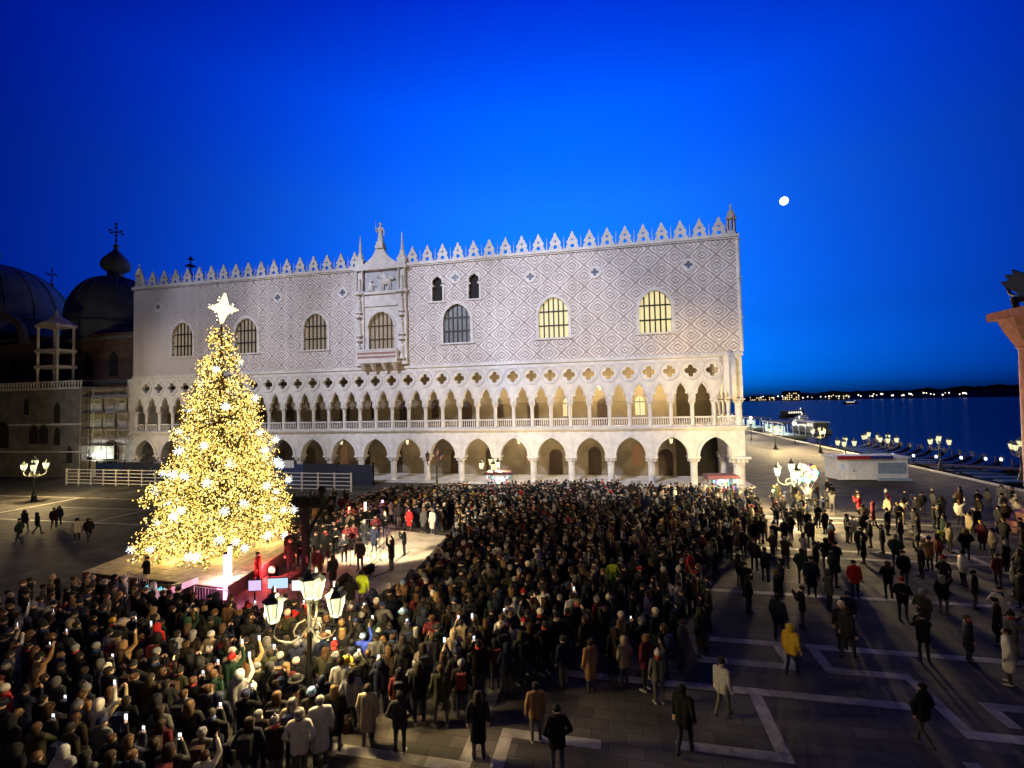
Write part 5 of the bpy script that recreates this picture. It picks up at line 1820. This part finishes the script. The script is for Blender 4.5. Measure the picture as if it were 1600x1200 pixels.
# ================================================================ quay: kiosk, carts, balloons
kc = (gp(1310, 752) + gp(1420, 752)) / 2
kd = gp(1420, 752) - gp(1310, 752)
ki = thing('white_kiosk', 'long white kiosk cabin with red and blue roof band near the quay', 'kiosk', kc, atan2(kd.y, kd.x))
kl = kd.length / 2
white_p = mat('kiosk_white', (.70, .70, .68), .6, var=.12)
MB().box(-kl, kl, 0, 2.6, .15, 2.35).build('cabin', white_p, ki)
MB().box(-kl - .15, kl + .15, -.2, 2.8, 2.35, 2.5).build('roof', white_p, ki)
MB().box(-kl - .1, -.3, -.3, -.21, 2.28, 2.62).build('red_band', mat('red_band', (.35, .02, .02), .6), ki)
MB().box(-.28, kl * .55, -.3, -.21, 2.28, 2.62).build('blue_band', mat('blue_band', (.02, .03, .22), .6), ki)
MB().box(kl * .15, kl * .95, -.05, -.003, .8, 1.9).build('shutter', mat('grey_shutter', (.28, .32, .40), .5), ki)
dr = MB().box(-kl * .75, -kl * .5, -.05, -.003, .2, 2.1).build('door', white_p, ki)
MB().box(-kl * .55, -kl * .53, -.09, -.052, 1.0, 1.2).build('handle', iron, dr)
MB().box(-kl * .92, -kl * .80, -.05, -.003, 1.2, 1.8).build('window', glow('kiosk_window', (.85, .9, 1), .35), ki)
MB().box(kl * .1, kl, -.55, -.06, .1, .32).build('step', mat('pale_blue_step', (.30, .38, .46), .6), ki)

def souvenir_cart(x, y, rz, label, seed, watts, col_):
    r = random.Random(seed)
    t = thing('souvenir_cart', label, 'cart', gp(x, y), rz, 'souvenir carts in the square')
    MB().box(-1.2, 1.2, -.55, .55, .55, .95).build('counter', mat('cart_red', (.14, .03, .03), .6), t)
    for sx in (-.8, .8):
        for sy in (-.5, .5):
            MB().tube((sx, sy - .03, .28), (sx, sy + .03, .28), .28, .28, 14).build('wheel', blackm, t)
    for sx in (-1.15, 1.15):
        for sy in (-.5, .5):
            MB().tube((sx, sy, .95), (sx, sy, 2.15), .025, n=6).build('post', steel, t)
    MB().prism([(-1.4, 2.15), (1.4, 2.15), (1.2, 2.4), (-1.2, 2.4)], -.75, .75).build('canopy', mat('cart_canopy', (.10, .03, .05), .7), t)
    tube = MB().box(-1.0, 1.0, -.04, .04, 2.06, 2.1).build('light_strip', glow('cart_strip_%d' % seed, col_, 4), t)
    lamp_light('strip_light', 'POINT', watts, col_, (0, -.4, 1.9), t, .2)
    cols = [(.6, .6, .6), (.5, .05, .05), (.05, .1, .5), (.6, .45, .05), (.5, .3, .35), (.1, .35, .4), (.02, .02, .02), (.55, .5, .4)]
    for k in range(34):
        xx = -1.1 + 2.2 * r.random(); zz = .96 + r.choice((0, .28, .55, .8)); hh = r.uniform(.12, .26); ww = r.uniform(.06, .12)
        c = r.choice(cols)
        MB().box(xx - ww, xx + ww, -.5 + zz * .12, -.4 + zz * .12, zz, zz + hh).build('souvenir', mat('souvenir_%d' % cols.index(c), c, .6), t)
    MB().box(-1.15, 1.15, -.3, .3, 1.22, 1.235).box(-1.15, 1.15, -.25, .3, 1.49, 1.505).box(-1.15, 1.15, -.2, .3, 1.74, 1.755).build('shelf', steel, t)
souvenir_cart(1128, 786, .1, 'souvenir cart with white and blue lit goods before the corner arch of the palace', 3, 260, (.85, .93, 1))
souvenir_cart(782, 776, .05, 'souvenir cart with bright yellowish goods beside the lamp post at the arcade', 5, 420, (1, .95, .75))

bp = gp(1262, 800)
bcols = [('cyan', (.08, .42, .55)), ('cream', (.6, .55, .35)), ('gold', (.55, .38, .06)), ('white', (.6, .6, .6)), ('purple', (.14, .05, .25)), ('silver', (.4, .42, .45))]
brng = random.Random(4)
for k in range(20):
    nm, c = bcols[k % 6]
    a = k * 2.4
    rr = .25 + .55 * brng.random()
    z = 2.3 + 1.2 * brng.random()
    t = thing('balloon', f'shiny {nm} foil balloon in the seller\'s bunch under the corner lamp', 'balloon', (bp.x + rr * cos(a), bp.y + rr * sin(a), z), 0, 'balloons in the seller\'s bunch')
    MB().lathe([(.01, -.27), (.03, -.24), (.1, -.17), (.21, -.02), (.23, .08), (.18, .2), (.09, .26), (.01, .28)], 12).build('balloon_skin', mat('foil_' + nm, c, .22, metal=.3, var=0), t)
    MB().tube((0, 0, -.26), (-rr * cos(a) * .9, -rr * sin(a) * .9, 1.3 - z), .005, n=4).build('string', mat('string_white', (.5, .5, .5), .8), t)
one(1262, 800, (-.4, -1), 'balloon seller in dark coat holding the bunch of foil balloons', 'charcoal', 'fold', 'beanie', 'black')

# ================================================================ water's edge: gondolas, pier lights, landing stages
hull_m = mat('gondola_black', (.008, .008, .010), .3)
def gondola_mesh():
    mb = MB()
    secs = []
    for k in range(13):
        u = k / 12
        w = .72 * sin(pi * min(1, max(0, u)) ** .9) ** .7 if 0 < u < 1 else .02
        z = .35 + 1.0 * abs(2 * u - 1) ** 3
        y = -5.4 + 10.8 * u
        secs.append([(-w, y, z), (-w * .7, y, z - .35), (0, y, z - .5), (w * .7, y, z - .35), (w, y, z), (0, y, z - .12)])
    vs = [p for s in secs for p in s]
    fs = []
    for k in range(12):
        for j in range(6):
            fs.append((k * 6 + j, k * 6 + (j + 1) % 6, (k + 1) * 6 + (j + 1) % 6, (k + 1) * 6 + j))
    fs += [tuple(range(5, -1, -1)), tuple(range(72, 78))]
    mb.add(vs, fs)
    return mb.mesh('hull', hull_m, 40)
gh = gondola_mesh()
ferro = MB().prism([(-5.45, 1.2), (-5.3, 1.2), (-5.35, 1.6), (-5.1, 1.9), (-5.5, 2.05), (-5.75, 1.7), (-5.65, 1.5), (-5.8, 1.45)], -.02, .02).mesh('ferro', steel, 0)
cov = MB().box(-.6, .6, -2.2, 2.0, .28, .5).mesh('tarpaulin', mat('blue_tarp', (.02, .05, .16), .6), 0)
grng = random.Random(9)
for k in range(16):
    t = thing('gondola', 'black gondola with blue cover moored nose-in along the quay', 'gondola', (QX + 6.6 + grng.uniform(-.3, .3), 9 + k * 2.6, -1.0), pi / 2 + grng.uniform(-.06, .06), 'gondolas moored along the quay')
    put('hull', gh, t)
    put('tarpaulin', cov, t)
    f = put('ferro', ferro, t, (0, 0, -.1))
    f.rotation_euler = (0, 0, pi / 2)
for k in range(17):
    mp_ = tag(MB().lathe([(.1, -3), (.09, 1.5), (.11, 1.55), (.02, 1.7)], 8, c=(0, 0, 0)).build('mooring_pole', timber, None, (QX + 12.2, 7.7 + k * 2.6, -1)), 'wooden mooring pole standing in the water beyond the gondolas', 'mooring pole', 'mooring poles off the quay')
pier = thing('wooden_pier', 'dark wooden pier reaching into the lagoon with low white lights', 'pier')
A_, B_ = Vector((98.4, 20.4, 0)), Vector((111, 13.5, 0))
dirp = (B_ - A_).normalized()
nrm_ = Vector((-dirp.y, dirp.x, 0)) * .8
mb = MB().add([A_ - nrm_ + Vector((0, 0, -.15)), B_ - nrm_ + Vector((0, 0, -.15)), B_ + nrm_ + Vector((0, 0, -.15)), A_ + nrm_ + Vector((0, 0, -.15)), A_ - nrm_ + Vector((0, 0, .0)), B_ - nrm_, B_ + nrm_, A_ + nrm_], [(3, 2, 1, 0), (4, 5, 6, 7), (0, 1, 5, 4), (1, 2, 6, 5), (2, 3, 7, 6), (3, 0, 4, 7)])
mb.build('deck', timber, pier, smooth=0)
for k in range(6):
    p = A_.lerp(B_, (k + .5) / 6)
    MB().tube((p.x, p.y, -3), (p.x, p.y, -.16), .12, n=8).build('pile', timber, pier)
for x, y in ((1395, 722), (1428, 722), (1463, 724), (1502, 726), (1541, 729), (1566, 731)):
    d = gp(x, y)
    q = A_ + dirp * (d - A_).dot(dirp)
    t = thing('pier_light', 'low white bollard light on the dark pier', 'bollard light', (q.x, q.y, 0), 0, 'bollard lights along the pier')
    MB().tube((0, 0, 0), (0, 0, .75), .06, n=8).build('post', blackm, t)
    MB().lathe([(.09, .75), (.13, .82), (.13, 1.02), (.05, 1.1)], 8).build('globe', glow('bollard_white', (.85, .92, 1), 3.0), t)

def landing_stage(x, y, rz, label, L_=16):
    t = thing('landing_stage', label, 'landing stage', (x, y, -1), rz, 'floating landing stages off the quay')
    MB().box(-L_ / 2, L_ / 2, -2.5, 2.5, .1, .7).build('pontoon', mat('pontoon_grey', (.10, .11, .12), .7), t)
    MB().box(-L_ / 2, L_ / 2, -2.6, 2.6, 3.5, 3.75).build('roof', mat('stage_roof', (.05, .055, .06), .6), t)
    for k in range(5):
        for s in (-2.3, 2.3):
            xx = -L_ / 2 + .3 + k * (L_ - .6) / 4
            MB().box(xx - .07, xx + .07, s - .07, s + .07, .7, 3.5).build('post', steel, t)
    for k in range(4):
        xx = -L_ / 2 + 2 + k * (L_ - 4) / 3
        MB().box(xx - 1.4, xx + 1.4, 1.9, 1.96, .9, 2.9).build('window', glow('stage_window', (.78, 1, .88), .9), t)
        MB().box(xx - .9, xx + .9, -.1, .1, 3.4, 3.46).build('light_strip', glow('stage_strip', (.85, 1, .92), 3.5), t)
    lamp_light('stage_light', 'POINT', 1800, (.8, 1, .88), (0, 0, 2.8), t, .3)
landing_stage(104, 78, pi / 2, 'lit landing stage with greenish windows closest to the palace quay')
landing_stage(106, 112, pi / 2, 'lit landing stage with greenish windows between two others along the quay', 22)
landing_stage(109, 160, pi / 2, 'lit landing stage farthest along the quay', 22)
def water_bus(x, y, rz, label, L_=20):
    t = thing('water_bus', label, 'boat', (x, y, -1), rz, 'water buses on the lagoon')
    MB().add([(-L_ / 2, -2, 1), (L_ / 2 - 3, -2, 1), (L_ / 2, 0, 1.3), (L_ / 2 - 3, 2, 1), (-L_ / 2, 2, 1), (-L_ / 2, -1.6, -.3), (L_ / 2 - 4, -1.6, -.3), (L_ / 2 - 1, 0, -.3), (L_ / 2 - 4, 1.6, -.3), (-L_ / 2, 1.6, -.3)],
             [(0, 1, 2, 3, 4), (9, 8, 7, 6, 5), (0, 5, 6, 1), (1, 6, 7, 2), (2, 7, 8, 3), (3, 8, 9, 4), (4, 9, 5, 0)]).build('hull', mat('boat_hull', (.10, .11, .13), .5), t, smooth=0)
    MB().box(-L_ / 2 + 1.5, L_ / 2 - 6, -1.7, 1.7, 1.0, 2.9).build('cabin', mat('boat_cabin', (.08, .085, .09), .5), t)
    MB().box(-L_ / 2 + 1, L_ / 2 - 5, -1.9, 1.9, 2.9, 3.05).build('roof', white_p, t)
    for k in range(6):
        xx = -L_ / 2 + 2.4 + k * (L_ - 9) / 6
        for s in (-1, 1):
            MB().box(xx, xx + 1.4, s * 1.72 - .015, s * 1.72 + .015, 1.7, 2.6).build('window', glow('boat_window', (1, .92, .7), 1.1), t)
    MB().box(L_ / 2 - 5.9, L_ / 2 - 4.2, -1.2, 1.2, 1.0, 3.3).build('wheelhouse', white_p, t)
    MB().ball((L_ / 2 - 5, 0, 3.9), .16, 8).tube((L_ / 2 - 5, 0, 3.3), (L_ / 2 - 5, 0, 3.8), .03).build('mast_light', glow('boat_mast_light', (1, .95, .85), 5), t)
water_bus(126, 128, radians(70), 'water bus with lit windows moored beyond the landing stages')
water_bus(150, 205, radians(40), 'water bus with lit windows crossing farther out on the lagoon')
water_bus(116, 96, radians(92), 'water bus with lit windows alongside the landing stage')
water_bus(330, 560, radians(20), 'small distant water bus alone on the open lagoon')
# lamps along the far promenade
for k in range(30):
    y = 46 + k * 9.5
    t = thing('promenade_lamp', 'small lamp with one globe along the far promenade quay', 'lamp post', (QX - 2.2 - (k % 3) * 5, y, 0), 0, 'lamps along the promenade')
    MB().lathe([(.18, 0), (.07, .3), (.05, 3.6)], 6).build('post', pole_m, t)
    MB().ball((0, 0, 3.85), .36, 8).build('globe', glow('promenade_globe', (1, .87, .6), 5), t)
    if k < 12:
        lamp_light('burner', 'POINT', 4500, (1, .78, .45), (0, 0, 4.35), t, .12)

# ================================================================ far shore
def far_at(x, dist):
    d = ray(x, 612)
    h = Vector((d.x, d.y, 0)).normalized()
    return Vector((CP.x, CP.y, 0)) + h * dist
shore_m = mat('far_trees', (.012, .018, .016), .95, var=.3, scale=.02)
for nm, dist, xs_, base, amp, sd in (('far_shore', 1500, range(1120, 1720, 8), 11, 7, 1), ('far_island', 2600, range(1250, 1760, 8), 27, 11, 5)):
    vs = []; fs = []
    for i, x in enumerate(xs_):
        for j, dd in enumerate((0, 40, 160)):
            p = far_at(x, dist + dd)
            h = base + amp * mnoise.noise(Vector((x * .035, sd, j))) + .5 * amp * mnoise.noise(Vector((x * .17, sd, j)))
            if x > 1420:
                h *= 1 + .35 * min(1, (x - 1420) / 120)
            vs += [(p.x, p.y, -1 if j != 1 else max(2, h))]
    n_ = len(list(xs_))
    for i in range(n_ - 1):
        for j in range(2):
            fs.append((i * 3 + j, (i + 1) * 3 + j, (i + 1) * 3 + j + 1, i * 3 + j + 1))
    struct(MB().add(vs, fs).build(nm, shore_m, None, smooth=0))
frng = random.Random(12)
pos = [1172, 1180, 1187, 1194, 1201, 1209, 1214, 1222, 1229, 1246, 1254, 1262, 1268, 1280, 1288, 1296, 1303, 1311, 1324, 1327, 1341, 1345, 1358, 1363, 1366, 1371, 1376, 1380, 1392, 1395, 1407, 1411, 1420, 1424, 1427, 1444, 1447, 1453, 1458, 1472, 1476, 1481, 1498, 1503, 1507, 1510]
for k, x in enumerate(pos):
    p = far_at(x + frng.uniform(-2, 2), 1440 + frng.uniform(-120, 10))
    t = thing('shore_light', 'tiny bright street light on the dark far shore', 'street light', (p.x, p.y, -1), 0, 'street lights on the far shore')
    hh = frng.uniform(5, 11)
    MB().tube((0, 0, 0), (0, 0, hh), .3, .2, 5).build('pole', iron, t)
    MB().ball((0, 0, hh + .9), frng.choice((.8, 1.1, 1.5)), 6).build('lamp', glow('shore_lamp_%d' % (k % 2), ((1, .80, .5), (1, .95, .85))[k % 2], 4), t)
for (x, w, h), lb in (((1236, 44, 21), 'tall distant hotel block with rows of lit windows on the far shore'), ((1190, 60, 11), 'low distant building with lit windows on the far shore'), ((1310, 46, 12), 'long distant building with few lit windows beyond the water')):
    p = far_at(x, 1420)
    d = (p - CP); rz = atan2(d.y, d.x) - pi / 2
    t = thing('far_building', lb, 'building', (p.x, p.y, -1), rz, 'buildings on the far shore')
    MB().box(-w / 2, w / 2, 0, 14, 0, h).build('wall', mat('far_wall', (.06, .055, .06), .9), t)
    MB().prism([(-w / 2 - 1, h), (w / 2 + 1, h), (w / 2 - 4, h + 4), (-w / 2 + 4, h + 4)], -.5, 14.5).build('roof', mat('far_roof', (.03, .02, .02), .9), t)
    for i in range(int(w // 5)):
        for j in range(int(h // 5)):
            if frng.random() < .6:
                MB().box(-w / 2 + 2 + i * 5, -w / 2 + 4.2 + i * 5, -.12, -.02, 2 + j * 5, 4.4 + j * 5).build('window', glow('far_window', (1, .75, .42), 1.6), t)
